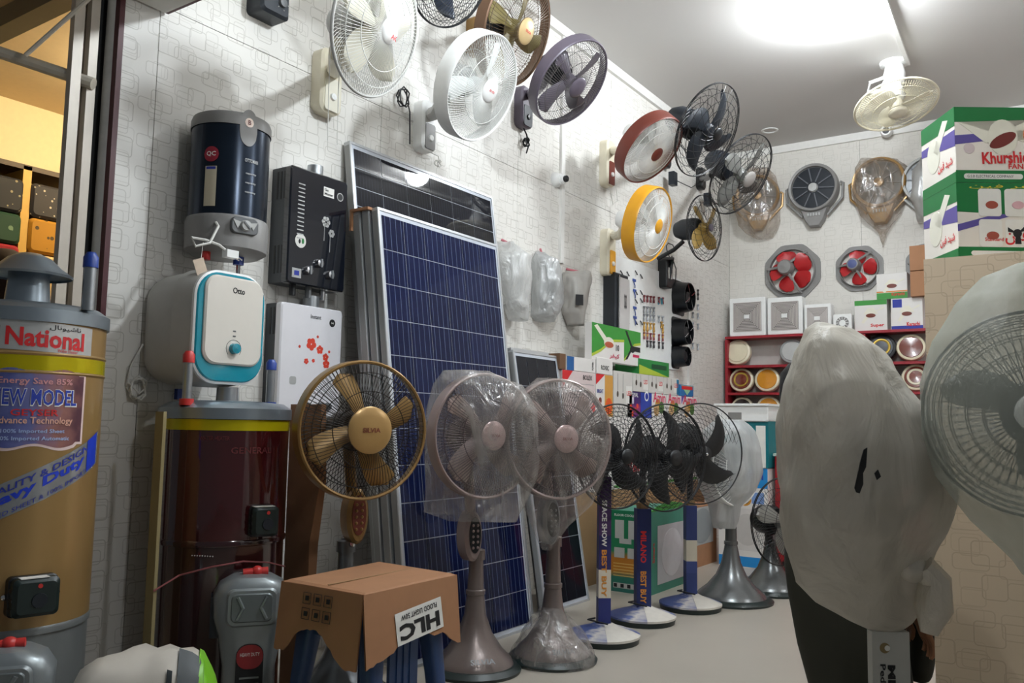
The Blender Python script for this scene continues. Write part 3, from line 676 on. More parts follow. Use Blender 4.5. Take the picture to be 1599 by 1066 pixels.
# square storage heater, white with teal frame
cyT = onx(361, 512, WX + .32).y; czT = onx(361, 512, WX + .32).z
t = thing('storage_water_heater', 'white rounded square storage heater with teal front frame and teal dial', 'water heater', (WX, cyT, czT - .2))
Mw = frame((WX, cyT, czT), (1, 0, 0)); Wt, Ht = .305, .405
rows = []
for x_, k in ((.0, .86), (.02, .95), (.06, 1.), (.19, 1.02)): rows.append([(x_, a * k, b * k) for a, b in rrect(Wt, Ht, .10, n=8)])
MB().loft(rows, Mw).build('tank_shell', mat('grey_white_shell', (186, 184, 178), .4), t)
rows = [[(x_, a * k, b * k) for a, b in rrect(Wt, Ht, .10, n=8)] for x_, k in ((.191, 1.02), (.196, 1.045), (.205, 1.045), (.30, .99))]
MB().loft(rows, Mw).build('front_shell', mat('grey_white_shell', (186, 184, 178), .4), t)
rows = [[(x_, a * k, b * k) for a, b in rrect(Wt, Ht, .10, n=8)] for x_, k in ((.300, 1.0), (.312, 1.0), (.316, .97))]
MB().loft(rows, Mw).build('white_edge', WHITE, t)
MB().prism(rrect(Wt * .955, Ht * .955, .09, n=8), .310, .322, Mw, .004).build('teal_frame', TEAL, t)
MB().prism(rrect(Wt * .82, Ht * .78, .05, 0.004, .024, n=8), .318, .334, Mw, .006).build('front_panel', mat('ivory_panel', (222, 216, 206), .3, var=.02), t)
dk = MB().lathe([(.333, .020), (.352, .018), (.354, .001)], 24, Mw @ T((0, .004, -.075))).build('dial', TEAL, t)
arc = MB(); arc.tube([Mw @ Vector((.3345, .004 + .032 * math.cos(a), -.075 + .032 * math.sin(a))) for a in [(-.2 + k * .12) * PI for k in range(13)]], .0008, 4); arc.build('dial_scale', INK, dk, 0)
letter('Otto', plane_fn(Mw, .015, .135, .052, .022, .335), INK, t)
for z_ in (-.012, -.03): patch(Mw, .004, z_, .012, .005, GREYM, t, 'indicator', .335)
MB().tube([Mw @ Vector((.02, -.15, -.06)), Mw @ Vector((.02, -.19, -.14)), Mw @ Vector((.02, -.20, -.20)), Mw @ Vector((.03, -.16, -.24))] + loop_pts(Mw @ Vector((.02, -.16, -.22)), .03, 3), .004, 6).build('cord', CORDW, t)
patch(frame((WX, cyT, czT), (1, 0, 0)), .02, -.235, .035, .04, BLUEC, t, 'blue_plug', .02, th=.02)
# dark cylindrical storage heater
p = onx(357, 275, WX + .15); cx, cy = WX + .155, p.y; R_ = .147
zt = onx(357, 163, WX + .30).z; zb = onx(357, 388, WX + .30).z
t = thing('storage_water_heater', 'dark blue cylindrical storage heater with grey caps high on the wall', 'water heater', (WX, cy, zb))
Mv = T((cx, cy, 0)) @ VZ; hh = zt - zb
MB().lathe([(zb + hh * .24, .001), (zb + hh * .24, R_ * .985), (zb + hh * .91, R_ * .985), (zb + hh * .91, .001)], 56, Mv).build('tank', mat('blue_black_steel', (34, 44, 58), .22, .6, var=.05), t)
MB().lathe([(zb + hh * .9, R_ * 1.01), (zb + hh * .96, R_ * 1.01), (zb + hh * .99, R_ * .97), (zb + hh, R_ * .9), (zb + hh, .001)], 56, Mv).build('top_cap', GREYP, t)
MB().lathe([(zb, .001), (zb, R_ * .85), (zb + hh * .03, R_ * 1.02), (zb + hh * .23, R_ * 1.04), (zb + hh * .255, R_ * 1.0)], 56, Mv).build('bottom_cap', GREYP, t)
def cylhit(px, py, cx, cy, R):
    d = ray(px, py); ox, oy = -cx, -cy
    A = d.x ** 2 + d.y ** 2; B = 2 * (ox * d.x + oy * d.y); Cc = ox * ox + oy * oy - R * R
    q = (-B - math.sqrt(max(B * B - 4 * A * Cc, 0))) / (2 * A); P = CAM + d * q
    return math.atan2(P.y - cy, P.x - cx), P.z
def cyl_fn(cx, cy, R, th, z, w_, h_, slope=0.):
    def f(u, v):
        a = th + u * w_ / R; return Vector((cx + R * math.cos(a), cy + R * math.sin(a), z + v * h_ + u * w_ * slope))
    return f
def cyl_patch(fn, mt, parent, name, nu=16, outline=None):
    mb = MB(); vs = []; fs = []
    for i in range(nu + 1):
        u = i / nu - .5; k = outline(u) if outline else 1.
        vs += [fn(u, -.5 * k), fn(u, .5 * k)]
    for i in range(nu): fs.append((2 * i, 2 * i + 2, 2 * i + 3, 2 * i + 1))
    return mb.add(vs, fs).build(name, mt, parent, 60)
th, z_ = cylhit(389, 200, cx, cy, R_)
cyl_patch(cyl_fn(cx, cy, R_ * 1.005, th, z_, .07, .14), GREYP, t, 'badge_plate', 16, lambda u: math.sqrt(max(0, 1 - (2 * u) ** 2)) * .8 + .2)
cyl_patch(cyl_fn(cx, cy, R_ * 1.02, th, z_ + .02, .035, .035), mat('orange_white_badge', (236, 214, 200), .4), t, 'emblem', 12, lambda u: math.sqrt(max(0, 1 - (2 * u) ** 2)))
letter('B', cyl_fn(cx, cy, R_ * 1.03, th, z_ + .02, .012, .018), BROWN, t)
th, z_ = cylhit(330, 240, cx, cy, R_)
cyl_patch(cyl_fn(cx, cy, R_ * 1.004, th, z_, .058, .058), mat('badge_red', (150, 34, 52), .5), t, 'round_sticker', 16, lambda u: math.sqrt(max(0, 1 - (2 * u) ** 2)))
letter('QC', cyl_fn(cx, cy, R_ * 1.012, th, z_, .036, .02), WHITEINK, t)
th, z_ = cylhit(328, 290, cx, cy, R_)
cyl_patch(cyl_fn(cx, cy, R_ * 1.004, th, z_, .045, .15), mat('paper_sheet', (190, 180, 156), .6), t, 'warranty_label', 8)
cyl_patch(cyl_fn(cx, cy, R_ * 1.008, th, z_ + .068, .036, .010), BLUEINK, t, 'label_header', 6)
th, z_ = cylhit(393, 252, cx, cy, R_)
letter('OTTOMAN', cyl_fn(cx, cy, R_ * 1.01, th, z_, .055, .014), LGREY, t)
for k in range(3): letter('capacity', cyl_fn(cx, cy, R_ * 1.01, th, z_ - .05 - k * .035, .045, .009), LGREY, t)
th, z_ = cylhit(382, 353, cx, cy, R_ * 1.04)
e_ = Vector((math.cos(th), math.sin(th), 0)); Md = frame((cx + R_ * 1.04 * e_.x, cy + R_ * 1.04 * e_.y, z_), e_)
MB().prism(rrect(.105, .062, .02), -.01, .006, Md, .003).build('control_panel', GREYM, t)
for s_ in (-1, 1): MB().prism([(s_ * .018, .012), (s_ * .048, .018), (s_ * .03, -.014)][::s_], .004, .009, Md).build('panel_wing', LGREY, t, 0)
k_ = MB().lathe([(.005, .021), (.02, .018), (.022, .001)], 24, Md).build('dial', LGREY, t); MB().box((.023, 0, 0), (.003, .006, .034), Md @ Matrix.Rotation(.8, 4, 'X')).build('dial_mark', GREYM, k_, 0)
MB().tube([(cx + .02, cy - .10, zb + .0), (cx + .02, cy - .10, zb - .03)], .016, 10).build('hot_outlet', REDC, t)
MB().tube([(cx + .04, cy + .03, zb + .0), (cx + .04, cy + .03, zb - .03)], .02, 10).build('cold_inlet', BLUEC, t)
MB().tube([(cx + .04, cy + .03, zb - .02), (cx + .04, cy + .03, zb - .10)], .008, 8).build('pipe', CHROME, t)
MB().tube([(cx + .04, cy + .03, zb - .09), (cx + .045, cy + .025, zb - .13), (cx + .045, cy + .02, zb - .18)], .01, 8, rads=[.012, .014, .004]).build('valve_lever', mat('brass_lever', (120, 92, 56), .5), t)
th, z_ = cylhit(337, 347, cx, cy, R_ * 1.04); c0 = Vector((cx + R_ * 1.04 * math.cos(th), cy + R_ * 1.04 * math.sin(th), z_))
MB().tube([c0, c0 + Vector((.03, -.01, -.02)), c0 + Vector((.04, -.05, -.09)), c0 + Vector((.03, -.10, -.11)), c0 + Vector((.02, -.11, -.08)), c0 + Vector((.03, -.06, -.08)), c0 + Vector((.04, -.01, -.09)), c0 + Vector((.04, .03, -.11))], .005, 6).build('cord', CORDW, t)
MB().box((c0.x + .04, c0.y + .04, c0.z - .115), (.03, .05, .028)).build('plug', WHITE, t, 0)
for s_ in (-.009, .009): MB().tube([(c0.x + .04 + s_, c0.y + .06, c0.z - .12), (c0.x + .04 + s_, c0.y + .085, c0.z - .13)], .0025, 5).build('plug_pin', CHROME, t)
MB().tube([c0 + Vector((.03, -.07, -.09)), c0 + Vector((.03, -.075, -.15))], .001, 4).build('tag_string', CORDW, t, 0)
patch(frame(c0 + Vector((.03, -.075, -.18)), (1, 0, 0)), 0, 0, .045, .06, mat('swing_tag', (196, 176, 156), .6), t, 'swing_tag', 0, rot=.4)
# black box at the top of the wall
p = wall(408, 5)
t = thing('voltage_stabiliser', 'small black voltage box with dial high on the wall', 'stabiliser', p - Vector((0, 0, .1)))
Mb = frame(p + Vector((0, 0, .03)), (1, 0, 0)); MB().prism(rrect(.15, .22, .02), 0, .10, Mb, .012).build('case', DBLUE, t)
MB().lathe([(.10, .02), (.112, .018), (.113, .001)], 20, Mb @ T((0, .03, -.045))).build('dial', GREYM, t)
for k in range(6): MB().ball(Mb @ Vector((.101, .03 + .03 * math.cos(k), -.045 + .03 * math.sin(k))), .003, 6, 4).build('indicator', LGREY, t)
# dome camera, cables
p = wall(866, 281)
t = thing('dome_camera', 'white dome security camera beside the vertical trunking', 'camera', p)
MB().lathe([(0, .05), (.02, .05), (.035, .04), (.05, .035), (.05, .001)], 28, frame(p, (1, 0, 0))).build('base', WHITE, t)
MB().ball(p + Vector((.055, .012, .0)), .033, 20, 12).build('ball', WHITE, t)
MB().lathe([(.0, .022), (.014, .021), (.018, .001)], 20, frame(p + Vector((.078, .006, -.002)), (.9, -.2, -.1))).build('lens', BLACK, t)
# ================================================================== FLOOR STANDING GEYSERS
def geyser_common(t, cx, cy, R, ztop, body, mid_z, low):
    Mv = T((cx, cy, 0)) @ VZ
    MB().lathe([(mid_z, .001), (mid_z, R), (ztop - .03, R), (ztop - .03, .001)], 64, Mv).build('shell', body, t)
    MB().lathe([(0.0, .001), (0.0, R * .985), (mid_z - .008, R * .985), (mid_z - .006, R * 1.01), (mid_z + .008, R * 1.015), (mid_z + .014, R), (mid_z + .014, .001)], 64, Mv).build('base_skirt', low, t)
    MB().lathe([(ztop - .045, R), (ztop - .045, R * 1.035), (ztop - .008, R * 1.035), (ztop, R * .98), (ztop + .012, R * .9), (ztop + .02, R * .5), (ztop + .02, .001)], 64, Mv).build('lid', GALV, t)
    return Mv
gx, gy, GR = -2.60, onx(42, 480, -2.6).y, .218
gz = onx(50, 482, -2.6 + .1).z
t = thing('gas_geyser', 'tall gold gas geyser with chimney cowl at the shop front', 'geyser', (gx, gy, 0), 'floor standing geysers')
zmid = cylhit(70, 985, gx, gy, GR)[1]
GOLDP = mat('gold_paint', (164, 132, 84), .28, .35, var=.04, scale=4)
Mv = geyser_common(t, gx, gy, GR, gz, GOLDP, zmid, mat('grey_base_paint', (134, 138, 138), .32, .4))
for pz_ in (553, 582):
    z_ = cylhit(80, pz_, gx, gy, GR)[1]; MB().lathe([(z_ - .006, GR), (z_, GR * 1.018), (z_ + .006, GR)], 64, Mv).build('bead', GOLDP, t)
za, zb_ = cylhit(80, 556, gx, gy, GR)[1], cylhit(80, 579, gx, gy, GR)[1]
MB().lathe([(zb_, GR), (zb_, GR * 1.006), (za, GR * 1.006), (za, GR)], 64, Mv).build('yellow_band', mat('yellow_foil', (206, 190, 20), .2, .5, var=.3, scale=3), t)
MB().lathe([(gz + .015, .062), (gz + .10, .055), (gz + .13, .055)], 32, Mv @ T((0, 0, 0))).build('chimney_neck', GALV, t)
MB().lathe([(gz + .105, .115), (gz + .112, .118), (gz + .135, .085), (gz + .16, .06), (gz + .175, .03), (gz + .178, .001)], 40, Mv).build('chimney_cowl', GALV, t)
pp = onz(137, 482, gz + .005)
pc = MB().tube([(pp.x, pp.y, gz), (pp.x, pp.y, gz + .15)], .017, 14).build('water_pipe', SILVER, t)
MB().tube([(pp.x, pp.y, gz + .125), (pp.x, pp.y, gz + .155), (pp.x, pp.y, gz + .17)], .02, 12, rads=[.021, .021, .012]).build('pipe_cap', BLUEC, pc)
th, z_ = cylhit(72, 526, gx, gy, GR)
cyl_patch(cyl_fn(gx, gy, GR * 1.004, th, z_, .285, .082, -.03), mat('silver_sticker', (206, 206, 204), .25, .5, var=.06), t, 'brand_sticker', 24)
letter('National', cyl_fn(gx, gy, GR * 1.009, th + .03, z_ - .004, .21, .052, -.03), REDINK, t, bold=.03)
letter('\uFEDD\uFE8E\uFEE7\uFEEE\uFEF4\uFEB7\uFE8E\uFEE7', cyl_fn(gx, gy, GR * 1.009, th + .24, z_ + .026, .09, .016, -.03), INK, t, bold=.01)
letter('Water Heater', cyl_fn(gx, gy, GR * 1.009, th + .28, z_ - .036, .06, .009, -.03), REDINK, t, bold=0)
cyl_patch(cyl_fn(gx, gy, GR * 1.008, th - .58, z_ + .006, .03, .04, -.03), INK, t, 'brand_mark', 6)
th, z_ = cylhit(57, 637, gx, gy, GR)
badge = bandmat('blue_copper_print', [(0, (70, 82, 150)), (.35, (104, 108, 160)), (.7, (150, 100, 92)), (1, (86, 48, 60))], 1, .4, .5)
out = lambda u: 1 - .10 * (abs(u) > .42) - .06 * math.cos(u * 4 * PI) * (abs(u) < .42)
cyl_patch(cyl_fn(gx, gy, GR * 1.0035, th, z_, .278, .22), mat('pink_white_print', (226, 200, 196), .5), t, 'model_sticker_edge', 30, out)
cyl_patch(cyl_fn(gx, gy, GR * 1.006, th, z_, .264, .205), badge, t, 'model_sticker', 30, out)
for s_, dz, w_, h_, mt in (('Energy Save 85%', .072, .19, .022, mat('pink_ink', (214, 150, 150), .6)), ('NEW MODEL', .030, .222, .044, mat('blue_print', (44, 66, 170), .5)), ('GEYSER', -.012, .12, .018, REDINK), ('Advance Technology', -.036, .205, .024, mat('peach_ink', (226, 172, 150), .6)), ('100% Imported Sheet', -.064, .16, .014, mat('pale_blue_ink', (170, 190, 230), .6)), ('100% Imported Automatic', -.084, .19, .014, mat('pale_blue_ink', (170, 190, 230), .6))):
    if s_ == 'NEW MODEL': letter(s_, cyl_fn(gx, gy, GR * 1.011, th - .01, z_ + dz - .001, w_ * 1.02, h_ * 1.12), WHITEINK, t, bold=.045)
    letter(s_, cyl_fn(gx, gy, GR * 1.014, th - .01, z_ + dz, w_, h_), mt, t, bold=.015)
th, z_ = cylhit(60, 757, gx, gy, GR)
sl = .62
cyl_patch(cyl_fn(gx, gy, GR * 1.005, th, z_, .42, .095, .48), mat('silver_tape', (168, 170, 172), .22, .6, var=.2, scale=6), t, 'slogan_tape', 28)
letter('QUALITY & DESIGN', cyl_fn(gx, gy, GR * 1.011, th, z_ + .027, .30, .022, .48), BLUEINK, t)
letter('Heavy Duty', cyl_fn(gx, gy, GR * 1.011, th - .06, z_ - .006, .30, .036, .48), mat('tape_blue', (30, 60, 190), .4), t, bold=.04)
letter('ANODISED SHEET & 100% IMPORTED', cyl_fn(gx, gy, GR * 1.011, th, z_ - .036, .34, .012, .48), BLUEINK, t, bold=0)
cyl_patch(cyl_fn(gx, gy, GR * 1.010, th + .78, z_ + .086, .05, .09, .48), mat('tape_blue', (30, 60, 190), .4), t, 'tape_end', 6)
def thermostat(t, px, py, cx, cy, R, w_=.115, h_=.10, nrm=None):
    th, z_ = cylhit(px, py, cx, cy, R); e_ = nrm or Vector((math.cos(th), math.sin(th), 0))
    Mt = frame((cx + R * math.cos(th), cy + R * math.sin(th), z_), e_)
    c = MB().prism(rrect(w_, h_, .014), -.02, .055, Mt, .010).build('thermostat', DGREEN, t)
    MB().prism(rrect(w_ * 1.06, h_ * 1.06, .014), -.02, .02, Mt, .003).build('thermostat_rim', BLACK, c)
    MB().lathe([(.054, .020), (.058, .019), (.058, .001)], 24, Mt @ T((0, .006, -.008))).build('thermostat_dial', DBLUE, c)
    MB().prism(circle(.006, 12, .006, .030), .05, .057, Mt).build('thermostat_light', REDC, c)
    for k in range(3): MB().box((.03, -w_ / 2, -.03 + k * .025), (.03, .004, .008), Mt).build('thermostat_fin', BLACK, c, 0)
    MB().box((.032, -.005, h_ / 2 + .0006), (.035, .07, .002), Mt).build('thermostat_label', PAPER, c, 0)
    for s_ in (-1, 1): MB().ball(Mt @ Vector((.0, s_ * w_ * .56, 0)), .009, 10, 6).build('thermostat_screw', CHROME, c)
thermostat(t, 48, 928, gx, gy, GR)
# maroon geyser
mx, my, MR = -2.60, onx(354, 640, -2.60).y, .222
mz = onz(354, 628, 1.0).z; mz = onx(352, 634, mx + .08).z
t = thing('gas_geyser', 'glossy maroon gas geyser with yellow band standing against the wallpapered wall', 'geyser', (mx, my, 0), 'floor standing geysers')
MAR = mat('maroon_gloss', (62, 16, 20), .10, coat=1., var=.08, scale=3)
zmid = cylhit(345, 852, mx, my, MR)[1]
Mv = geyser_common(t, mx, my, MR, mz, MAR, zmid, mat('maroon_low', (46, 16, 18), .16, coat=.8))
za, zb_ = cylhit(350, 655, mx, my, MR)[1], cylhit(350, 672, mx, my, MR)[1]
MB().lathe([(zb_, MR), (zb_, MR * 1.008), (za, MR * 1.008), (za, MR)], 64, Mv).build('yellow_band', mat('yellow_foil', (206, 190, 20), .2), t)
MB().lathe([(mz + .015, .04), (mz + .07, .038)], 28, Mv).build('chimney_neck', SILVER, t)
for px_, ca, cb in ((291, REDC, 'red'), (421, BLUEC, 'blue')):
    q = onx(px_, 630, mx + (.05 if px_ < 300 else .0))
    pc = MB().tube([(q.x, q.y, mz), (q.x, q.y, mz + .17)], .016, 14).build('water_pipe', SILVER, t)
    MB().tube([(q.x, q.y, mz + .145), (q.x, q.y, mz + .172), (q.x, q.y, mz + .185)], .02, 12, rads=[.02, .02, .012]).build('pipe_cap', ca, pc)
    MB().tube([(q.x, q.y, mz), (q.x, q.y, mz + .022)], .024, 12).build('pipe_collar', ca, pc)
th, z_ = cylhit(395, 703, mx, my, MR)
letter('GENERAL', cyl_fn(mx, my, MR * 1.006, th, z_, .15, .022), mat('maroon_relief', (96, 44, 44), .3), t)
th, z_ = cylhit(335, 684, mx, my, MR)
letter('WATER HEATER', cyl_fn(mx, my, MR * 1.006, th, z_, .10, .014), mat('maroon_relief', (96, 44, 44), .3), t)
thermostat(t, 408, 812, mx, my, MR, .09, .10, Vector((.93, -.37, 0)))
for k in range(9):
    a = cylhit(300 + k * 4, 867 + k * .2, mx, my, MR); MB().ball((mx + MR * math.cos(a[0]), my + MR * math.sin(a[0]), a[1]), .0025, 6, 4).build('rivet', LGREY, t)
# packing strips either side of the maroon geyser, and its string
q0 = [onx(236, 650, -2.62), onx(252, 650, -2.62)]
solo('packing_board', MB().box((-2.57, q0[0].y + .004, .51), (.045, .012, 1.02)), mat('olive_card', (150, 136, 96), .8), 'narrow olive packing board upright beside the maroon geyser', 'board', loc=(-2.57, q0[0].y, 0))
ya = my + MR + .022
mb = MB().loft([[(-2.40, ya, 0), (-2.39, ya + .012, 0), (-2.55, ya + .03, 0), (-2.56, ya + .02, 0)], [(-2.40, ya - .005, .55), (-2.38, ya + .02, .55), (-2.55, ya + .03, .55), (-2.56, ya + .02, .55)], [(-2.36, ya + .0, .78), (-2.35, ya + .02, .78), (-2.55, ya + .03, .78), (-2.56, ya + .02, .78)], [(-2.37, ya + .0, 1.06), (-2.36, ya + .014, 1.06), (-2.55, ya + .03, 1.06), (-2.56, ya + .02, 1.06)]])
solo('cardboard_strip', mb, CARD, 'tall torn cardboard strip between the maroon geyser and the gold fan', 'cardboard', loc=(-2.45, ya, 0), smooth=0)
sp = []
for px_, py_ in ((236, 907), (280, 898), (330, 885), (380, 876), (420, 878), (446, 884)):
    a, z_ = cylhit(min(max(px_, 262), 444), py_, mx, my, MR + .005); sp.append((mx + (MR + .006) * math.cos(a), my + (MR + .006) * math.sin(a), z_))
sp[0] = (-2.545, q0[0].y - .004, sp[0][2] - .02)
solo('packing_string', MB().tube(sp, .003, 5), mat('pink_string', (150, 84, 84), .7), 'pink string tied round the maroon geyser', 'string', loc=sp[2])
# silver burner housings with red cap
def housing(loc, face, label, h=.49):
    M0 = frame(loc, face)
    t = thing('burner_housing', label, 'housing', None, 'silver housings with red caps', M=M0)
    def sec(z, w_, d_, x0): return [M0 @ Vector((x0 + d_ * (b + .5), a * w_, z)) for a, b in rrect(1, 1, .28, n=4)]
    rows = [sec(0, .17, .15, -.08), sec(.2, .165, .14, -.07), sec(.30, .20, .15, -.075), sec(.36, .235, .16, -.08), sec(.43, .24, .16, -.08), sec(.465, .20, .15, -.075), sec(.485, .13, .12, -.06), sec(.49, .05, .06, -.03)]
    MB().loft(rows).build('shell', mat('silver_plastic', (142, 148, 150), .35, .45), t)
    pnl = MB().prism(rrect(.16, .12, .025, 0, .395), .06, .084, M0, .006).build('cover_plate', mat('silver_plastic', (142, 148, 150), .35, .45), t)
    MB().prism(rrect(.13, .09, .018, 0, .395), .07, .0875, M0, .003).build('plate_ridge', mat('silver_plastic_dark', (118, 124, 126), .35, .45), pnl)
    for s_ in (-1, 1): MB().tube([M0 @ Vector((.088, s_ * .045, .43)), M0 @ Vector((.088, s_ * .028, .395)), M0 @ Vector((.088, s_ * .045, .36))], .006, 6).build('plate_rib', mat('silver_plastic', (142, 148, 150), .35), pnl)
    lb = MB().prism(rrect(.085, .26, .035, 0, .15), .06, .0775, M0).build('instruction_label', INK, t)
    MB().prism([(a, b) for a, b in rrect(.082, .075, .034, 0, .24)], .07, .0785, M0).build('label_header', mat('label_red', (150, 40, 44), .5), lb)
    letter('HEAVY DUTY', plane_fn(M0, 0, .248, .06, .011, .0792), WHITEINK, lb, bold=0)
    for k in range(8): patch(M0, 0, .175 - k * .02, .06, .006, mat('label_text_grey', (120, 124, 122), .6), lb, 'label_line', .0786)
    MB().box((-.01, -.112, .36), (.09, .03, .13), M0).build('side_cover', DBLUE, t, 0)
    cp = MB().tube([M0 @ Vector((.0, -.03, .492)), M0 @ Vector((.0, .05, .496))], .014, 12).build('red_cap', REDC, t)
    MB().ball(M0 @ Vector((.0, .015, .495)), .02, 14, 8).build('red_cap_knob', REDC, cp)
    return t
b0 = onz(388, 1066, .10)
h1 = housing((-2.33, b0.y - .085, 0), (.80, -.60, 0), 'silver tapered burner housing with red cap before the maroon geyser')
copy_tree(h1, frame((-2.25, 1.09, 0), (.83, -.56, 0)) @ Matrix.Scale(.88, 4, (0, 0, 1)), 'silver tapered burner housing with red cap before the gold geyser')
# white printed sack
cs = Vector((-2.04, 1.34, 0)); Ms = frame(cs, (.80, -.60, 0))
rows = []
for i in range(15):
    u = -1 + 2 * i / 14; k = (1 - abs(u) ** 7) ** .5 if abs(u) < 1 else .0; k = max(k, .55); zt_ = .385 + .02 * math.sin(u * 2 + 1.2)
    row = []
    for j in range(24):
        a = 2 * PI * j / 24; c, s = math.cos(a), math.sin(a)
        r_ = .13 * abs(c) ** .7 * (1 if c > 0 else -1); z_ = zt_ * k * (.5 + .5 * abs(s) ** .6 * (1 if s > 0 else -1)) * (1 + .05 * noise.noise(Vector((u * 4, c * 2, s * 2))))
        row.append(Ms @ Vector((r_ * (.7 + .3 * k), u * .205, z_ + .002)))
    rows.append(row)
t = thing('printed_sack', 'white plastic sack with green end and dark hand print lying before the geysers', 'sack', cs)
MB().loft(rows).build('sack_body', mat('dirty_white_plastic', (206, 198, 186), .4, var=.18, scale=5, bump=.15), t)
def on_sack(u, j0, j1, mt, name, u1):
    mb = MB(); R_ = []
    for i in range(7):
        uu = u + (u1 - u) * i / 6; fi = (uu + 1) / 2 * 14; i0 = min(int(fi), 13); fr = fi - i0
        R_.append([(rows[i0][j % 24].lerp(rows[i0 + 1][j % 24], fr) - (Ms @ Vector((0, uu * .205, .1)))) * 1.02 + (Ms @ Vector((0, uu * .205, .1))) for j in range(j0, j1 + 1)])
    return mb.loft(R_, caps=False, closed=False).build(name, mt, t)
on_sack(.66, 1, 10, mat('lime_print', (120, 190, 40), .4, var=.3, scale=9), 'green_print', .97)
on_sack(.42, 2, 5, mat('dark_print', (48, 54, 56), .5), 'dark_print', .72)
on_sack(.30, 1, 3, mat('dark_print', (48, 54, 56), .5), 'dark_print', .36)
# ================================================================== SOLAR PANELS
CELLB = solar_mat('blue_cell', (6, 13, 44), (11, 22, 62), (78, 90, 122), 4, 1)
CELLK = solar_mat('black_cell', (8, 9, 16), (13, 15, 25), (44, 46, 58), 9, 1)
BACKS = mat('white_backsheet', (190, 196, 206), .25, coat=.8)
def solar_panel(label, base, lean, W_, L_, nc, nr, cell, group, th=.035, vis_rows=None, gap=.004, detail=True, half=False):
    """base: lower near corner of the front face on the floor; the panel leans back towards the wall by angle lean"""
    n = Vector((math.cos(lean), 0, math.sin(lean))); up = Vector((-math.sin(lean), 0, math.cos(lean)))
    M0 = Matrix((n, Vector((0, 1, 0)), up)).transposed().to_4x4(); M0.translation = Vector(base)
    t = thing('solar_panel', label, 'solar panel', None, group, M=M0)
    fw = .012
    fr = MB()
    for c, d_ in (((-th / 2, W_ / 2, fw / 2), (th, W_, fw)), ((-th / 2, W_ / 2, L_ - fw / 2), (th, W_, fw)), ((-th / 2, fw / 2, L_ / 2), (th, fw, L_ - 2 * fw)), ((-th / 2, W_ - fw / 2, L_ / 2), (th, fw, L_ - 2 * fw))): fr.box(c, d_, M0)
    fr.build('frame', ALU, t, 0)
    MB().box((-th / 2 - .002, fw * .4, L_ / 2), (th * .8, fw * .9, L_ * .985), M0).build('side_profile', ALUS, t, 0)
    MB().box((-.006, W_ / 2, L_ / 2), (.004, W_ - 2 * fw + .002, L_ - 2 * fw + .002), M0).build('backsheet', BACKS, t, 0)
    if detail:
        mY, mZ = .012, .018; cw = (W_ - 2 * fw - 2 * mY) / nc; chh = (L_ - 2 * fw - 2 * mZ) / nr
        cm = MB().box((0, 0, 0), (.002, cw - gap, chh - gap)).mesh('cell', None, 0, cell)
        for i in range(nc):
            for j in range(nr):
                if vis_rows and j < nr - vis_rows: continue
                inst('cell', cm, t, M0 @ T((-.0028, fw + mY + cw * (i + .5), fw + mZ + chh * (j + .5))))
    else:
        MB().box((-.003, W_ / 2, L_ / 2), (.002, W_ - .06, L_ - .06), M0).build('cell_sheet', cell, t, 0)
    return t, M0
fb = onz(639, 1047); tl = ony(589.4, 322.5, fb.y)
lean = math.atan2(fb.x - tl.x, tl.z); Lf = math.hypot(fb.x - tl.x, tl.z); Wf = onz(838, 981).y - fb.y
GP = 'solar panels leaning on the side wall'
nv = Vector((math.cos(lean), 0, math.sin(lean)))
solar_panel('blue solar panel at the front of the leaning stack', fb, lean, Wf, Lf, 6, 12, CELLB, GP)
for k, lb in ((1, 'second panel of the leaning blue stack, showing only its grey edge'), (2, 'third panel of the leaning blue stack, next to the black panel')):
    bk = Vector(fb) - nv * (.05 * k); bk = bk - Vector((0, 0, 0)); bk.z = 0; bk.y -= .0
    solar_panel(lb, (fb.x - .052 * k, fb.y - .004 * k, 0), lean, Wf, Lf - .004 * k, 6, 12, CELLB, GP, .04, detail=False)
xr = fb.x - .052 * 3 - .012
# rear, taller black panel
rt = onx(546, 219.2, WX + .050); rr_ = onx(769, 307.5, WX + .050)
lean2 = math.atan2(xr - rt.x, rt.z); L2 = math.hypot(xr - rt.x, rt.z)
solar_panel('tall black solar panel behind the blue stack', (xr, rt.y, 0), lean2, rr_.y - rt.y, L2, 6, 24, CELLK, GP, .038, vis_rows=6)
# piece of card on the blue stack corner
p = ony(565, 330, fb.y)
solo('card_corner', MB().box((p.x + .0, fb.y + .025, p.z + .006), (.11, .09, .012)).box((p.x - .05, fb.y - .012, p.z - .04), (.012, .012, .09)), CARD, 'folded cardboard corner on top of the blue panel stack', 'cardboard', loc=p)
# small black panel beyond the blue stack
q1 = onz(921, 937); q0 = Vector((q1.x, onz(838, 962).y + .04, 0))
tp = onx(873, 590, q1.x - .22)
lean3 = math.atan2(.22, 1.33)
sw = onz(921, 937).y - .62
top = onx(872, 556, q1.x - .24)
L3 = math.hypot(.24, top.z); lean3 = math.asin(.24 / L3)
yl = onx(801, 545, q1.x - .24).y; W3 = onx(921, 937, q1.x).y - yl + .0
solar_panel('shorter black solar panel between the blue stack and the cartons', (q1.x, max(yl, fb.y + Wf + .01), 0), lean3, q1.y - max(yl, fb.y + Wf + .01), L3, 4, 8, CELLK, GP, .035)
solar_panel('brown backed panel behind the shorter black panel', (q1.x - .052, max(yl, fb.y + Wf + .01) + .06, 0), lean3, q1.y - max(yl, fb.y + Wf + .01), L3 + .02, 4, 8, mat('brown_back', (96, 70, 46), .5), GP, .035, detail=False)
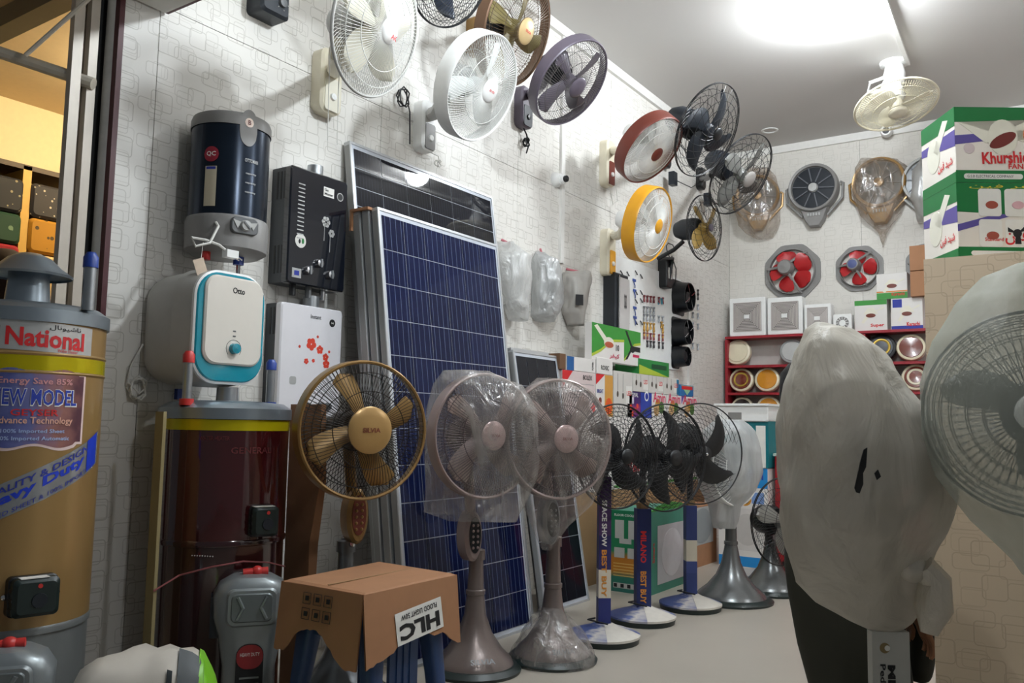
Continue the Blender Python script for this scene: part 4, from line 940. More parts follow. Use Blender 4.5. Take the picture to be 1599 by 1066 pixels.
# ================================================================== CARTON ON THE BLUE STOOL
ct = [onz(*p, .5) for p in ((445, 908), (572, 930), (697, 893), (565, 875))]
x0, x1 = -2.11, -1.76; y0, y1 = 1.845, 2.285; zt, zb = .50, .335
scx, scy = (x0 + x1) / 2, (y0 + y1) / 2
t = thing('plastic_stool', 'blue plastic stool under the torn carton', 'stool', (scx, scy, 0))
rows = [[(scx + a * k, scy + b * k, z_) for a, b in rrect(.27, .27, .05)] for z_, k in ((.42, 1.05), (.45, 1.0), (.465, .95))]
MB().loft(rows).build('seat', BLUESTOOL, t)
for sx in (-1, 1):
    for sy in (-1, 1):
        rows = []
        for z_, o, w_ in ((0, .165, .05), (.2, .148, .055), (.43, .125, .07)):
            rows.append([(scx + sx * o + a, scy + sy * o + b, z_) for a, b in rrect(w_, w_, .015, n=3)])
        MB().loft(rows).build('leg', BLUESTOOL, t)
for s_ in (-1, 1):
    MB().box((scx, scy + s_ * .138, .38), (.24, .012, .09)).build('apron', BLUESTOOL, t, 0); MB().box((scx + s_ * .138, scy, .38), (.012, .24, .09)).build('apron', BLUESTOOL, t, 0)
for k in (-.03, 0, .03): MB().box((scx + .147, scy + k - .0, .22), (.006, .012, .40)).build('rib', BLUESTOOL, t, 0)
MB().box((scx + .14, scy, .2), (.012, .13, .40)).build('front_panel', BLUESTOOL, t, 0)
t = thing('torn_carton', 'torn brown flood light carton upside down over the blue stool', 'carton', (scx, scy, .466))
th_ = .005
MB().loft([[(x0, y0, zt - .03), (x1, y0, zt - .03), (x1, y1, zt - .03), (x0, y1, zt - .03)], [(x0, y0, zt - .002), (x1, y0, zt - .002), (x1, y1, zt - .002), (x0, y1, zt - .002)], [(x0 + .02, y0 + .02, zt + .006), (x1 - .01, y0 + .02, zt + .002), (x1 - .01, y1 - .02, zt + .006), (x0 + .02, y1 - .02, zt + .010)]]).build('top_flaps', CARD, t, 0)
MB().box((scx + .01, scy, zt + .007), (.005, y1 - y0 - .04, .002)).build('flap_seam', CARDD, t, 0)
def ragged(P0, P1, n, lows, out, name, mt=CARD):
    """side wall of the carton hanging from the top edge with a torn lower edge"""
    mb = MB(); vs = []; fs = []; P0, P1 = Vector(P0), Vector(P1); o_ = Vector(out)
    for i in range(n + 1):
        u = i / n; p = P0.lerp(P1, u); li = u * (len(lows) - 1); k = min(int(li), len(lows) - 2); lo = lows[k] + (lows[k + 1] - lows[k]) * (li - k)
        lo += .006 * noise.noise(Vector((u * 37, 3.3, P0.x * 9)))
        b = p - Vector((0, 0, lo)) + o_ * lo * .10
        vs += [p, b, p - o_ * th_, b - o_ * th_]
    for i in range(n):
        a = 4 * i; b = a + 4; fs += [(a, a + 1, b + 1, b), (a + 2, b + 2, b + 3, a + 3), (a + 1, a + 3, b + 3, b + 1)]
    mb.add(vs, fs); return mb.build(name, mt, t, 0)
ragged((x0, y0, zt), (x1, y0, zt), 26, [.20, .20, .14, .125, .12, .15, .19, .215, .21], (0, -1, 0), 'side_panel')
ragged((x1, y0, zt), (x1, y1, zt), 30, [.21, .20, .19, .175, .15, .13, .15, .17, .165, .20, .215], (1, 0, 0), 'side_panel')
ragged((x1, y1, zt), (x0, y1, zt), 14, [.16, .14, .17, .15], (0, 1, 0), 'side_panel')
ragged((x0, y1, zt), (x0, y0, zt), 14, [.15, .17, .15, .18], (-1, 0, 0), 'side_panel')
Mc = frame((x1 + .012, y0 + .22, zt - .112), (1, 0, .10))
lbl = patch(Mc, .02, -.0, .22, .095, PAPER, t, 'printed_label', .002, rot=.09)
letter('HLC', plane_fn(Mc, .02, -.014, .19, .048, .003, rot=PI + .09), INK, lbl, bold=.05)
letter('FLOOD LIGHT 50W', plane_fn(Mc, .018, .029, .17, .016, .003, rot=PI + .09), INK, lbl)
Mc2 = frame((x0 + .17, y0 - .009, zt - .07), (0, -1, .10))
for k in range(6):
    a_, b_ = (k % 3 - 1) * .045, (k // 3) * .045 - .01; q = MB().tube([Mc2 @ Vector((.002, a_ + u, b_ + v)) for u, v in ((-.016, -.016), (.016, -.016), (.016, .016), (-.016, .016))], .0012, 4, None, True); q.build('printed_symbol', INK, t, 0)
    MB().box((.002, a_, b_), (.001, .014, .014), Mc2).build('printed_symbol', INK, t, 0)
# ================================================================== PEDESTAL FANS
def column(t, bx_, by_, z0, z1, mt, base_m=None, base_r=.17, cone=.30, top_r=.022):
    Mv = T((bx_, by_, 0)) @ VZ
    MB().lathe([(0, .001), (0, base_r * 1.12), (.012, base_r * 1.14), (.03, base_r * 1.02), (.034, .001)], 40, Mv).build('base', base_m or DGREEN, t)
    MB().lathe([(.03, base_r * .95), (.05, base_r * .90), (.09, base_r * .66), (.15, base_r * .42), (.22, base_r * .27), (cone, .036), (cone + .03, .033), (cone + .03, .001)], 40, Mv).build('base_cone', mt, t)
    MB().lathe([(cone, .034), (cone + .004, .040), (cone + .02, .040), (cone + .024, .034), (z1 - .06, .029), (z1 - .06, .036), (z1 - .02, .036), (z1 - .015, .02)], 28, Mv).build('pole', mt, t)
def control(t, p, n, mt, face, w_=.085, h_=.20):
    M = frame(p, n); c = MB().prism(circle(w_ / 2, 28, 0, 0, h_ / 2), -.04, .03, M, .012).build('control_panel', mt, t)
    MB().prism(circle(w_ * .32, 24, 0, .005, h_ * .36), .028, .034, M).build('key_plate', face, c)
    for k in range(5):
        for s_ in (-1, 1): MB().ball(M @ Vector((.034, s_ * .011, -.045 + k * .022)), .006, 8, 5).build('key', mt, c)
    return M
GPF = 'pedestal fans standing on the shop floor'
# gold
pos, n = ell(566, 671, 97, 109, 0, .5, (.95, -.3, 0)); n = Vector((.93, -.36, .0))
bs = Vector((pos.x - n.x * .17, pos.y - n.y * .17 + .02, 0)); bs = Vector((-2.30, 2.31, 0))
t = thing('pedestal_fan', 'gold pedestal fan with four gold blades behind the torn carton', 'fan', bs, GPF)
M, b0 = fan_head(t, pos, n, .5, mat('dark_bronze_wire', (40, 32, 26), .4, .3), GOLD, .05, 4, GOLDB, 'paddle', mat('gold_hub', (176, 140, 88), .28, .3), .29, 96, .12, (.55, .82), mat('dark_bronze', (60, 46, 34), .4), .0013, 1.75, 'SILVIA', BROWN)
k_ = at(555, 805, depth(pos) + .06); control(t, k_, n, GOLD, BROWN)
column(t, bs.x, bs.y, 0, .58, GREYM)
MB().tube([(k_.x - .02, k_.y + .01, k_.z - .08), (k_.x - .02, k_.y + .01, .55), (bs.x, bs.y, .54)], .010, 10).build('inner_tube', CHROME, t)
MB().tube([(k_.x - .03, k_.y + .01, k_.z + .06), M @ Vector((b0 - .06, 0, -.04))], .022, 10).build('neck', GOLD, t)
# film bag built as a loft: rows of (pixel y, left pixel x, right pixel x, half thickness)
def bag(t, rows_px, d, mt, name='plastic_bag', n=44, amp=.010, seed=0., parent=True, freq=9., steps=5):
    rw = Vector((RT.x, RT.y, 0)).normalized(); fw = Vector((FW.x, FW.y, 0)).normalized(); rows = []
    fine = []
    for a, b in zip(rows_px, rows_px[1:]):
        for k in range(steps): u = k / steps; u = u * u * (3 - 2 * u) * .4 + u * .6; fine.append([a[i] + (b[i] - a[i]) * u for i in range(4)])
    fine.append(list(rows_px[-1]))
    for y_, xl, xr, ht in fine:
        L_ = at(xl, y_, d); R_ = at(xr, y_, d); c = (L_ + R_) / 2; hw = (R_ - L_).length / 2; row = []
        for i in range(n):
            a = 2 * PI * i / n; ca, sa = math.cos(a), math.sin(a)
            p = c + rw * (hw * abs(ca) ** .85 * (1 if ca > 0 else -1)) + fw * (ht * abs(sa) ** .85 * (1 if sa > 0 else -1))
            k = noise.noise(Vector((p.x * freq + seed, p.y * freq, p.z * freq * .55))) + .5 * noise.noise(Vector((p.x * freq * 2.7, p.y * freq * 2.7 + seed, p.z * freq * 1.2)))
            row.append(p + (rw * ca + fw * sa) * (amp * k) + Vector((0, 0, amp * .3 * k)))
        rows.append(row)
    mb = MB().loft(rows); return mb.build(name, mt, t, 80)
# two rose silver fans in clear bags
for j, (e, base, bagrows, lb, ctrl, cone) in enumerate((
    ((756, 680, 80, 98, 0, .5, (.95, -.3, 0)), (740, 1046), [(578, 690, 765, .02), (600, 676, 815, .07), (640, 667, 838, .10), (700, 664, 842, .105), (745, 662, 838, .10), (780, 661, 824, .08), (800, 661, 812, .05), (814, 700, 806, .02)], 'rose silver pedestal fan in a clear bag beside the blue panel', (735, 836), .36),
    ((872, 685, 82, 94, 0, .5, (.9, -.44, 0)), (862, 1030), [(590, 838, 880, .02), (610, 815, 925, .08), (650, 800, 950, .10), (700, 802, 952, .105), (750, 810, 940, .10), (785, 815, 925, .10), (820, 828, 888, .06), (848, 840, 866, .03), (858, 848, 860, .02)], 'rose silver pedestal fan with bagged head and bagged base', (858, 812), .36))):
    pos, n = ell(*e); bs = onz(*base); bs = Vector((bs.x, bs.y, 0))
    t = thing('pedestal_fan', lb, 'fan', bs, GPF)
    M, b0 = fan_head(t, pos, n, .5, mat('mauve_wire', (86, 72, 72), .4, .3), PINKS, .05, 4, PINKB, 'paddle', mat('rose_hub', (178, 150, 146), .25, .2), .20, 110, .1, (.55, .85), PINKS, .0013, .6, 'SILVIA', BROWN)
    dk = depth(bs) - .03; k_ = at(*ctrl, dk); control(t, k_, n, PINKS if j == 0 else GREYM, BLACK)
    zt_ = at(740, 862, dk).z if j == 0 else k_.z - .08
    column(t, bs.x, bs.y, 0, zt_ + .02, mat('rose_grey_paint', (128, 116, 112), .3, .45, scale=80), DGREEN, .17, .30)
    MB().tube([(k_.x - .0, k_.y, k_.z - .08), (bs.x, bs.y, zt_ - .01)], .010, 10).build('inner_tube', CHROME, t)
    MB().tube([(k_.x, k_.y, k_.z + .06), M @ Vector((b0 - .06, 0, -.04))], .022, 10).build('neck', PINKS, t)
    bag(t, bagrows, depth(pos) - .01, FILM1 if j == 0 else film('bag_clear_warm', (206, 196, 188), .26, .22, .15, 13), seed=j * 9.)
    q = Vector((bs.x, bs.y, 0)); fwh = Vector((FW.x, FW.y, 0)).normalized()
    if j == 1:
        d0 = depth(bs); bag(t, [(948, 846, 874, .03), (962, 832, 892, .06), (985, 815, 915, .12), (1010, 800, 928, .17), (1030, 795, 930, .19), (1046, 812, 922, .18)], d0, film('bag_base', (196, 190, 184), .30, .28, .10, 18), 'base_bag', amp=.016, seed=4.)
    Mn = frame(Vector((bs.x, bs.y, .07)) + Vector((.115, -.10, 0)), (.62, -.5, .6)); letter('SILVIA', plane_fn(Mn, 0, 0, .10, .022, .006), GREYM, t)
# three black solar fans on printed card columns
for j, (e, hint, base, col_px, lb, a0, prints) in enumerate((
    ((965, 712, 62, 81, 2, .485, (.93, -.36, 0)), (.93, -.36), (942, 1000), (921, 946, 745, 985), 'black sickle bladed fan on a purple blue card column beside the bagged fans', .2, [('SPACE SHOW', WHITEINK, .30), ('BEST BUY', mat('orange_ink', (206, 134, 50), .6), .62)]),
    ((1040, 714, 62, 83, 2, .535, (.9, -.42, 0)), (.9, -.42), (1003, 970), (989, 1018, 795, 962), 'black sickle bladed fan on a navy card column with red lettering', .9, [('MILANO', REDINK, .36), ('BEST BUY', mat('orange_ink', (206, 134, 50), .6), .74)]),
    ((1093, 708, 65, 78, 3, .55, (.82, -.56, 0)), (.82, -.56), (1078, 950), (1064, 1086, 790, 935), 'black sickle bladed fan on a striped blue card column with torn top', .35, []))):
    pos, n = ell(*e); bs = onz(*base); bs = Vector((bs.x, bs.y, 0))
    t = thing('pedestal_fan', lb, 'fan', bs, GPF)
    M, b0 = fan_head(t, pos, n, e[5], WIREB, None, .03, 4, BLACK, 'sickle', BLACK, .13, 44, .8, (.22, .3, .38, .46, .54, .62, .70, .78, .86, .93), BLACK, .0011, a0, mot_l=.16, bulge=.12, backb=.14, guard=(j != 2))
    if j == 2:
        g = MB(); g.ring(e[5] / 2, .004, .002, 56, 6, M); g.build('rim_wire', WIREB, t)
        MB().lathe([(.03, .045), (.05, .042), (.06, .02), (.062, .001)], 24, M).build('spinner', BLACK, t); MB().ball(M @ Vector((.066, 0, 0)), .009, 10, 6).build('spinner_nut', CHROME, t)
    dc = depth(bs); xl, xr, yt_, yb_ = col_px
    ztop = at((xl + xr) / 2, yt_, dc).z; cw = (at(xr, 900, dc) - at(xl, 900, dc)).length
    Mcol = frame(bs, (.62, -.78, 0)); Wc = cw * .78
    cm = (bandmat('column_purple', [(0, (34, 44, 108)), (.22, (206, 196, 178)), (.40, (40, 36, 92)), (.62, (72, 44, 92)), (1, (28, 30, 70))], 2), mat('column_navy', (24, 38, 92), .5), bandmat('column_stripe', [(0, (40, 56, 110)), (.3, (52, 66, 120)), (.42, (196, 188, 170)), (.64, (38, 52, 104)), (1, (60, 60, 90))], 2))[j]
    cb = MB().prism([(-Wc / 2, -Wc / 2 + 0), (Wc / 2, -Wc / 2), (Wc / 2, Wc / 2), (-Wc / 2, Wc / 2)], .04, ztop, T((bs.x, bs.y, 0)) @ Matrix.Rotation(math.atan2(-.78, .62), 4, 'Z') @ VZ, 0).build('card_column', cm, t, 0)
    for s_, mt, fr_ in prints: letter(s_, plane_fn(Mcol, -.004, .04 + (ztop - .04) * (1 - fr_), (ztop - .04) * .30, Wc * .42, Wc / 2 + .0015, rot=-PI / 2), mt, cb, bold=.03)
    if j: MB().loft([[Mcol @ Vector((a * (Wc * .6), b * (Wc * .6), ztop - .03 + .02 * (a > 0))) for a, b in rrect(1.1, 1.1, .2, n=2)], [Mcol @ Vector((a * (Wc * .8), b * (Wc * .8), ztop + .03)) for a, b in rrect(1.1, 1.1, .3, n=2)]]).build('torn_card_top', CARDD, cb, 0)
    MB().tube([(bs.x, bs.y, ztop - .02), (bs.x, bs.y, pos.z - .08), M @ Vector((b0 - .05, 0, -.05))], .018, 10).build('pole', BLACK, t)
    if j == 0: MB().tube([(bs.x - .02, bs.y, .45), (bs.x - .02, bs.y, ztop + .06)], .012, 8).build('cable', CORDB, t)
    # wrapped round base with card showing
    Mv = T((bs.x, bs.y, 0)) @ VZ
    MB().lathe([(0, .001), (0, .165), (.025, .17), (.03, .165), (.03, .001)], 40, Mv).build('base', DGREEN, t)
    ang = math.atan2(-.8, .6) + .15
    MB().lathe([(.026, .172), (.036, .172), (.052, .13), (.07, .07), (.085, .04)], 40, Mv, ang - .2, ang + 1.2).build('base_wrap', mat('torn_white_card', (202, 196, 186), .6, var=.12), t)
    MB().lathe([(.026, .171), (.035, .171), (.05, .129), (.068, .07), (.083, .04)], 40, Mv, ang + 1.2, ang - .2 + 2 * PI).build('base_wrap', bandmat('base_print%d' % j, [(0, (52, 70, 130)), (.45, (70, 86, 140)), (.6, (196, 190, 184)), (1, (60, 78, 140))], 0, .5, .6), t)
    MB().tube([(bs.x + .05, bs.y - .05, .09), (bs.x - .05, bs.y - .06, .10), (bs.x - .06, bs.y + .03, .09)], .004, 5).build('tie_wire', CORDB, t)
pz_ = at(1080, 850, 4.5)
# white bagged fan on grey trumpet base
bs = onz(1142, 938); bs = Vector((bs.x, bs.y, 0)); GT = mat('trumpet_grey', (110, 112, 112), .26, .6, scale=80)
pos, n = at(1146, 730, depth(bs) - .05), Vector((.95, -.31, .02))
t = thing('pedestal_fan', 'white pedestal fan tied in a milky bag on a grey trumpet base', 'fan', bs, GPF)
M, b0 = fan_head(t, pos, n, .44, WIREW, WHITE, .05, 4, CLEARBL, 'wide', WHITE, .18, 60, .2, (.6,), LGREY)
column(t, bs.x, bs.y, 0, pos.z - .16, GT, DGREEN, .21, .32)
MB().tube([(bs.x, bs.y, pos.z - .2), M @ Vector((b0 - .06, 0, -.04))], .025, 10).build('neck', GREYM, t)
MB().ball(at(1125, 820, depth(bs) - .04), .022, 10, 8).build('knob', BLACK, t)
bag(t, [(655, 1120, 1160, .02), (672, 1098, 1178, .07), (700, 1088, 1188, .11), (735, 1088, 1190, .12), (765, 1095, 1178, .11), (790, 1106, 1158, .07), (812, 1110, 1154, .06), (824, 1114, 1150, .04)], depth(pos), film('bag_milky_blue', (206, 208, 208), .62, .12, .4, 8, .8, gloss=.10), seed=2.)
# black guard fan with grey blades
bs = onz(1204, 924); bs = Vector((bs.x, bs.y, 0)); d0 = depth(bs)
pos, n = at(1222, 814, d0 - .10), Vector((.90, -.42, .0))
t = thing('pedestal_fan', 'black guard pedestal fan with pale grey blades near the red cabinet', 'fan', bs, GPF)
M, b0 = fan_head(t, pos, n, .52, WIREB, None, .03, 3, mat('pale_grey_blade', (128, 126, 120), .3), 'wide', CHROME, .08, 60, .15, (.45, .75), BLACK, .0012, .5, guard=True, mot_r=.09)
column(t, bs.x, bs.y, 0, pos.z - .12, GT, DGREEN, .19, .28)
MB().tube([(bs.x, bs.y, pos.z - .2), M @ Vector((b0 - .06, 0, -.04))], .025, 10).build('neck', BLACK, t)
# ================================================================== CARTONS ALONG THE SIDE WALL
FX = -2.64
def sbox(name, label, px0, px1, pyt, pyb, mt, X=FX, dp=.19, snap=None, top=None, group='cartons stacked along the side wall', cat='carton', front=None):
    """carton whose front face (towards the aisle) shows between two pixel columns"""
    a = onx(px0, pyt, X); b = onx(px1, pyt, X); z1 = top if top is not None else a.z; z0 = snap if snap is not None else onx(px0, pyb, X).z
    y0_, y1_ = a.y + .002, b.y - .002; c = Vector((X, (y0_ + y1_) / 2, (z0 + z1) / 2)); W_, H_ = y1_ - y0_, z1 - z0
    t = thing(name, label, cat, (X - dp / 2, c.y, z0), group); M = frame(c, (1, 0, 0))
    MB().prism([(-W_ / 2, -H_ / 2 + .001), (W_ / 2, -H_ / 2 + .001), (W_ / 2, H_ / 2), (-W_ / 2, H_ / 2)], -dp, 0, M, .002).build('box', mt, t, 0)
    return t, M, W_, H_
WB = mat('white_carton', (222, 218, 214), .5, var=.03)
PKB = mat('pinkish_carton', (214, 196, 194), .5, var=.04)
def disc(M, cy, cz, r, mt, t, name='print', x=.0012, ry=None): return MB().prism(circle(r, 20, cy, cz, ry), 0, x, M).build(name, mt, t, 0)
GRN = mat('green_print', (54, 140, 52), .5); LIME = mat('lime_edge', (172, 190, 60), .5)
# ground row
g0 = onz(948, 921); g1 = onz(1012, 929); g2 = onz(1060, 906)
bx0, bx1, by0, by1 = g0.x, g1.x + .02, g0.y, g2.y
bh = at(950, 796, depth((bx0, by0, 0))).z
t = thing('cooler_box', 'green and orange air cooler box standing on the floor behind the black fans', 'carton', ((bx0 + bx1) / 2, (by0 + by1) / 2, 0), 'cartons stacked along the side wall')
MB().box(((bx0 + bx1) / 2, (by0 + by1) / 2, bh / 2), (bx1 - bx0, by1 - by0, bh)).build('box', mat('teal_carton', (60, 132, 112), .5), t, 0)
Mf = frame(((bx0 + bx1) / 2, by0, bh / 2), (0, -1, 0)); Wb = bx1 - bx0
MB().prism([(-Wb / 2, -bh / 2), (Wb / 2, -bh / 2), (Wb / 2, bh / 2), (-Wb / 2, bh / 2)], 0, .001, Mf).build('front_print', bandmat('cooler_print', [(0, (40, 110, 100)), (.18, (44, 120, 100)), (.26, (196, 130, 40)), (.42, (190, 120, 40)), (.5, (40, 130, 86)), (1, (24, 120, 80))], 2, .5, .05), t, 0)
for a_, b_, w_, h_ in ((-.06, .13, .06, .11), (.03, .13, .06, .11), (-.06, -.01, .07, .06), (.03, -.01, .07, .06), (-.02, .06, .08, .03), (-.015, -.205, .17, .03)): patch(Mf, a_, b_, w_, h_, mat('print_white', (190, 190, 184), .5), t, 'picture', .002)
letter('FLOOR COOLER', plane_fn(Mf, -.02, .215, .15, .014, .002), WHITEINK, t)
for k in range(4): patch(Mf, -.085 + k * .045, -.205, .022, .022, INK, t, 'symbol', .003)
for k in range(5): patch(Mf, -.02, -.075 - k * .018, .16, .005, mat('pale_orange', (226, 190, 110), .5), t, 'text_line', .002)
Mr = frame((bx1, (by0 + by1) / 2, bh / 2), (1, 0, 0)); Wr = by1 - by0
patch(Mr, .02, -.02, Wr * .72, bh * .72, mat('cooler_photo', (186, 186, 188), .4, var=.2, scale=7), t, 'picture', .0015)
disc(Mr, .02, -.02, Wr * .26, mat('cooler_photo_light', (206, 206, 208), .4), t, 'picture', .003, bh * .30)
letter('Smart', plane_fn(Mr, -Wr * .42, 0, .12, .03, .002, rot=PI / 2), REDINK, t)
MB().prism([(-Wr * .5, bh * .5), (Wr * .5, bh * .5), (Wr * .3, bh * .56), (0, bh * .60), (-Wr * .3, bh * .56)], -.01, 0, Mr).build('raised_flap', GRN, t, 0)
# second ground carton with a grey oval
b2 = onz(1085, 892); b3 = onz(1113, 878); zz = at(1085, 795, depth(b2)).z
t = thing('heater_box', 'brown carton with a grey oval heater picture near the white cooler', 'carton', (b3.x - .15, (b2.y + b3.y) / 2, 0), 'cartons stacked along the side wall')
MB().box((b3.x - .15, (b2.y + b3.y) / 2 + .03, zz / 2), (.30, b3.y - b2.y + .1, zz)).build('box', CARD, t, 0)
Mr2 = frame((b3.x, (b2.y + b3.y) / 2 + .02, zz / 2), (1, 0, 0)); patch(Mr2, 0, zz * .17, (b3.y - b2.y) * .95, zz * .62, mat('print_pale', (176, 178, 176), .45), t, 'picture', .0015)
disc(Mr2, 0, zz * .17, (b3.y - b2.y) * .42, mat('print_grey', (140, 146, 148), .4), t, 'picture', .003, zz * .29)
# layers above
ZA = bh + .045; Z1 = onx(970, 763, FX).z; Z2 = onx(970, 755, FX).z
row = [('white appliance carton with red lettering behind the black fans', 900, 958), ('white and red carton behind the first black fan', 958, 1010), ('white grid patterned carton behind the middle black fan', 1010, 1062), ('white carton with pink print behind the last black fan', 1062, 1100)]
for k, (lb, a_, b_) in enumerate(row):
    y_a = onx(a_, 700, FX).y; y_b = onx(b_ if k else 957, 700, FX).y
    pl = thing('floor_carton', ['plain brown carton at the bottom of the stack by the black panel', 'plain brown carton behind the green cooler box', 'plain brown carton under the grid patterned carton', 'plain brown carton at the far end of the bottom row'][k], 'carton', (FX - .22, (y_a + y_b) / 2, 0), 'cartons stacked along the side wall')
    lo = Z1 - .002
    xx = FX
    MB().box(((xx + WX + .02) / 2, (y_a + y_b) / 2, lo / 2), (xx - WX - .02, y_b - y_a - .006, lo)).build('box', CARDD, pl, 0)
    kx = FX
    t, M, W_, H_ = sbox('white_carton', lb, a_, b_ if k else 957, 700, 756, WB, X=kx, snap=Z1, top=onx(1018, 640, FX).z - .06)
    if k: patch(M, 0, -H_ * .46, W_ * .98, .018, GRN, t, 'green_stripe', .0015)
    letter('Amin', plane_fn(M, 0, -H_ * .15, W_ * .7, H_ * .25, .0015), REDINK, t, bold=.03)
    if k: letter('FANS', plane_fn(M, 0, -H_ * .33, W_ * .5, H_ * .10, .0015), INK, t)
ZM = onx(1018, 640, FX).z - .06
ZT1 = onx(1018, 614, FX).z
t, M, W_, H_ = sbox('purple_carton', 'purple pink printed carton beside the blue carton', 979.5, 1000.6, 613, 680, bandmat('purple_print', [(0, (86, 34, 120)), (.4, (150, 40, 110)), (.55, (70, 36, 110)), (1, (52, 36, 96))], 2, .4, .3), snap=ZM, top=ZT1)
letter('ROYAL', plane_fn(M, 0, H_ * .38, W_ * .6, .03, .0015), WHITEINK, t); patch(M, -W_ * .2, H_ * .2, W_ * .35, .06, mat('pale_lilac', (206, 196, 214), .5), t, 'picture', .0015)
for k, (u, v) in enumerate(((-.25, -.1), (.1, -.2), (.25, -.05), (-.1, -.35))): disc(M, u * W_, v * H_, .018, RB, t, 'printed_flower')
t, M, W_, H_ = sbox('blue_carton', 'royal blue carton with round white mark', 1001, 1018, 613, 690, mat('royal_blue', (38, 62, 158), .4), snap=ZM, top=ZT1)
disc(M, -.0, H_ * .36, .035, WHITEINK, t); disc(M, 0, H_ * .36, .024, BLUEINK, t, x=.002)
for k, (a_, b_) in enumerate(((1018, 1040.5), (1041, 1063.5), (1064, 1089))):
    t, M, W_, H_ = sbox('fan_carton', ['white fan carton with pink lettering beside the blue carton', 'white fan carton with pink lettering between two alike', 'white fan carton with pink lettering and a purple corner at the row end'][k], a_, b_, 614, 690, WB, snap=ZM, top=ZT1)
    letter('Amin', plane_fn(M, 0, H_ * .36, W_ * .86, .075, .0015), mat('pink_red_ink', (214, 56, 96), .5), t, bold=.02)
    for q_, (u, v, mt) in enumerate(((-.1, .05, mat('photo_gold', (190, 140, 40), .4)), (.15, -.05, mat('photo_green', (70, 110, 50), .4)), (-.2, -.15, mat('photo_tan', (200, 160, 110), .4)))): disc(M, u * W_, v * H_, .045, mt, t, 'picture', .0012 + q_ * .0006)
    disc(M, 0, H_ * .2, .05, mat('photo_grey', (190, 192, 196), .4), t, 'picture', .001, .03)
    if k == 2: MB().prism([(-W_ / 2, H_ / 2), (-W_ / 2, H_ / 2 - .06), (-W_ / 2 + .05, H_ / 2)], 0, .0015, M).build('corner_print', mat('violet_print', (110, 70, 160), .5), t, 0)
# left block: red cornered carton etc.
zB = onx(873, 627, FX).z - .06
BXX = FX; zl = onx(880, 577, BXX).z
t, M, W_, H_ = sbox('appliance_carton', 'pinkish white appliance carton with red corners beside the shorter black panel', 878, 930, 577, 640, PKB, X=BXX, dp=.19, snap=ZM, top=zl)
MB().prism([(-W_ / 2, H_ / 2), (-W_ / 2, H_ * .1), (-W_ * .2, H_ / 2)], 0, .001, M).build('red_corner', REDINK, t, 0)
MB().prism([(W_ / 2, -H_ * .5), (W_ / 2, -H_ * .1), (W_ * .36, -H_ * .3)], 0, .001, M).build('red_corner', REDINK, t, 0)
letter('BOLEX', plane_fn(M, W_ * .25, H_ * .38, W_ * .28, .03, .0015), INK, t); patch(M, 0, H_ * .22, W_ * .9, .003, GREYP, t, 'rule')
for k in range(4): patch(M, -W_ * .05, H_ * .05 - k * .02, W_ * .4, .004, GREYP, t, 'text_line')
t, M, W_, H_ = sbox('bulb_carton', 'white and orange carton with large bulb picture beside the red cornered carton', 930.5, 957.5, 577, 640, WB, X=BXX, dp=.19, snap=ZM, top=zl)
patch(M, W_ * .25, 0, W_ * .48, H_ * .99, mat('orange_tan', (206, 150, 70), .5), t, 'picture_ground'); disc(M, W_ * .25, -H_ * .25, W_ * .2, mat('hot_orange', (226, 90, 30), .4), t, 'picture', .002, H_ * .2)
MB().prism([(-W_ / 2, H_ / 2), (-W_ / 2, H_ * .25), (0, H_ / 2)], 0, .0015, M).build('red_corner', REDINK, t, 0); letter('BRIGHT', plane_fn(M, -W_ * .26, H_ * .1, W_ * .35, .025, .0015), BLUEINK, t)
disc(M, -W_ * .25, -H_ * .12, .02, BROWN, t)
zl2 = ZT1 + .002
for k, (a_, b_) in enumerate(((958.5, 988), (988.5, 1013), (1013.5, 1036), (1036.5, 1060))):
    t, M, W_, H_ = sbox('bulb_carton', ['pale bulb carton with red label beside the orange bulb carton', 'pale bulb carton with red label on the purple carton', 'pale bulb carton with red label on the first fan carton', 'pale bulb carton with red label and blue edge at the row end'][k], a_, b_, 578, 617, mat('pale_grey_carton', (206, 202, 196), .5, var=.04), snap=ZM if k == 0 else zl2, top=onx(958, 578, FX).z)
    for s_, dy in ((-.3, .0), (-.02, -.01)):
        MB().box((.001, s_ * W_, H_ * .25), (.001, .003, H_ * .4), M).build('printed_wire', GREYP, t, 0); disc(M, s_ * W_, dy - .0, .012, mat('bulb_brown', (70, 60, 50), .5), t, 'printed_bulb', .0015, .02)
    patch(M, W_ * .30, -H_ * .1 if k else 0, W_ * .34, H_ * .5 if k else .12, PAPER, t, 'label', .0015); letter('LED', plane_fn(M, W_ * .3, .01, W_ * .26, .03, .0022), REDINK, t)
    if k == 3: patch(M, W_ * .42, 0, W_ * .15, H_ * .9, mat('teal_edge', (30, 110, 150), .5), t, 'edge_print', .002)
t, M, W_, H_ = sbox('toy_carton', 'small red and blue carton on the end of the fan cartons', 1062, 1083, 600, 619, mat('bright_blue_carton', (40, 110, 170), .5), snap=zl2)
MB().prism([(-W_ * .45, H_ * .45), (W_ * .45, H_ * .45), (0, -H_ * .4)], 0, .0015, M).build('print', mat('green_white', (150, 190, 150), .5), t, 0); patch(M, 0, H_ * .25, W_ * .8, H_ * .3, REDINK, t, 'print', .0025)
zl += .001
t, M, W_, H_ = sbox('white_box', 'long white box with blue end on the red cornered carton', 885, 930, 555, 577, WB, X=BXX, dp=.19, snap=zl)
patch(M, -W_ * .38, 0, W_ * .24, H_ * .98, mat('deep_blue_print', (30, 90, 150), .4), t, 'blue_end'); letter('POWER', plane_fn(M, W_ * .40, 0, H_ * .6, .02, .0015, rot=PI / 2), INK, t)
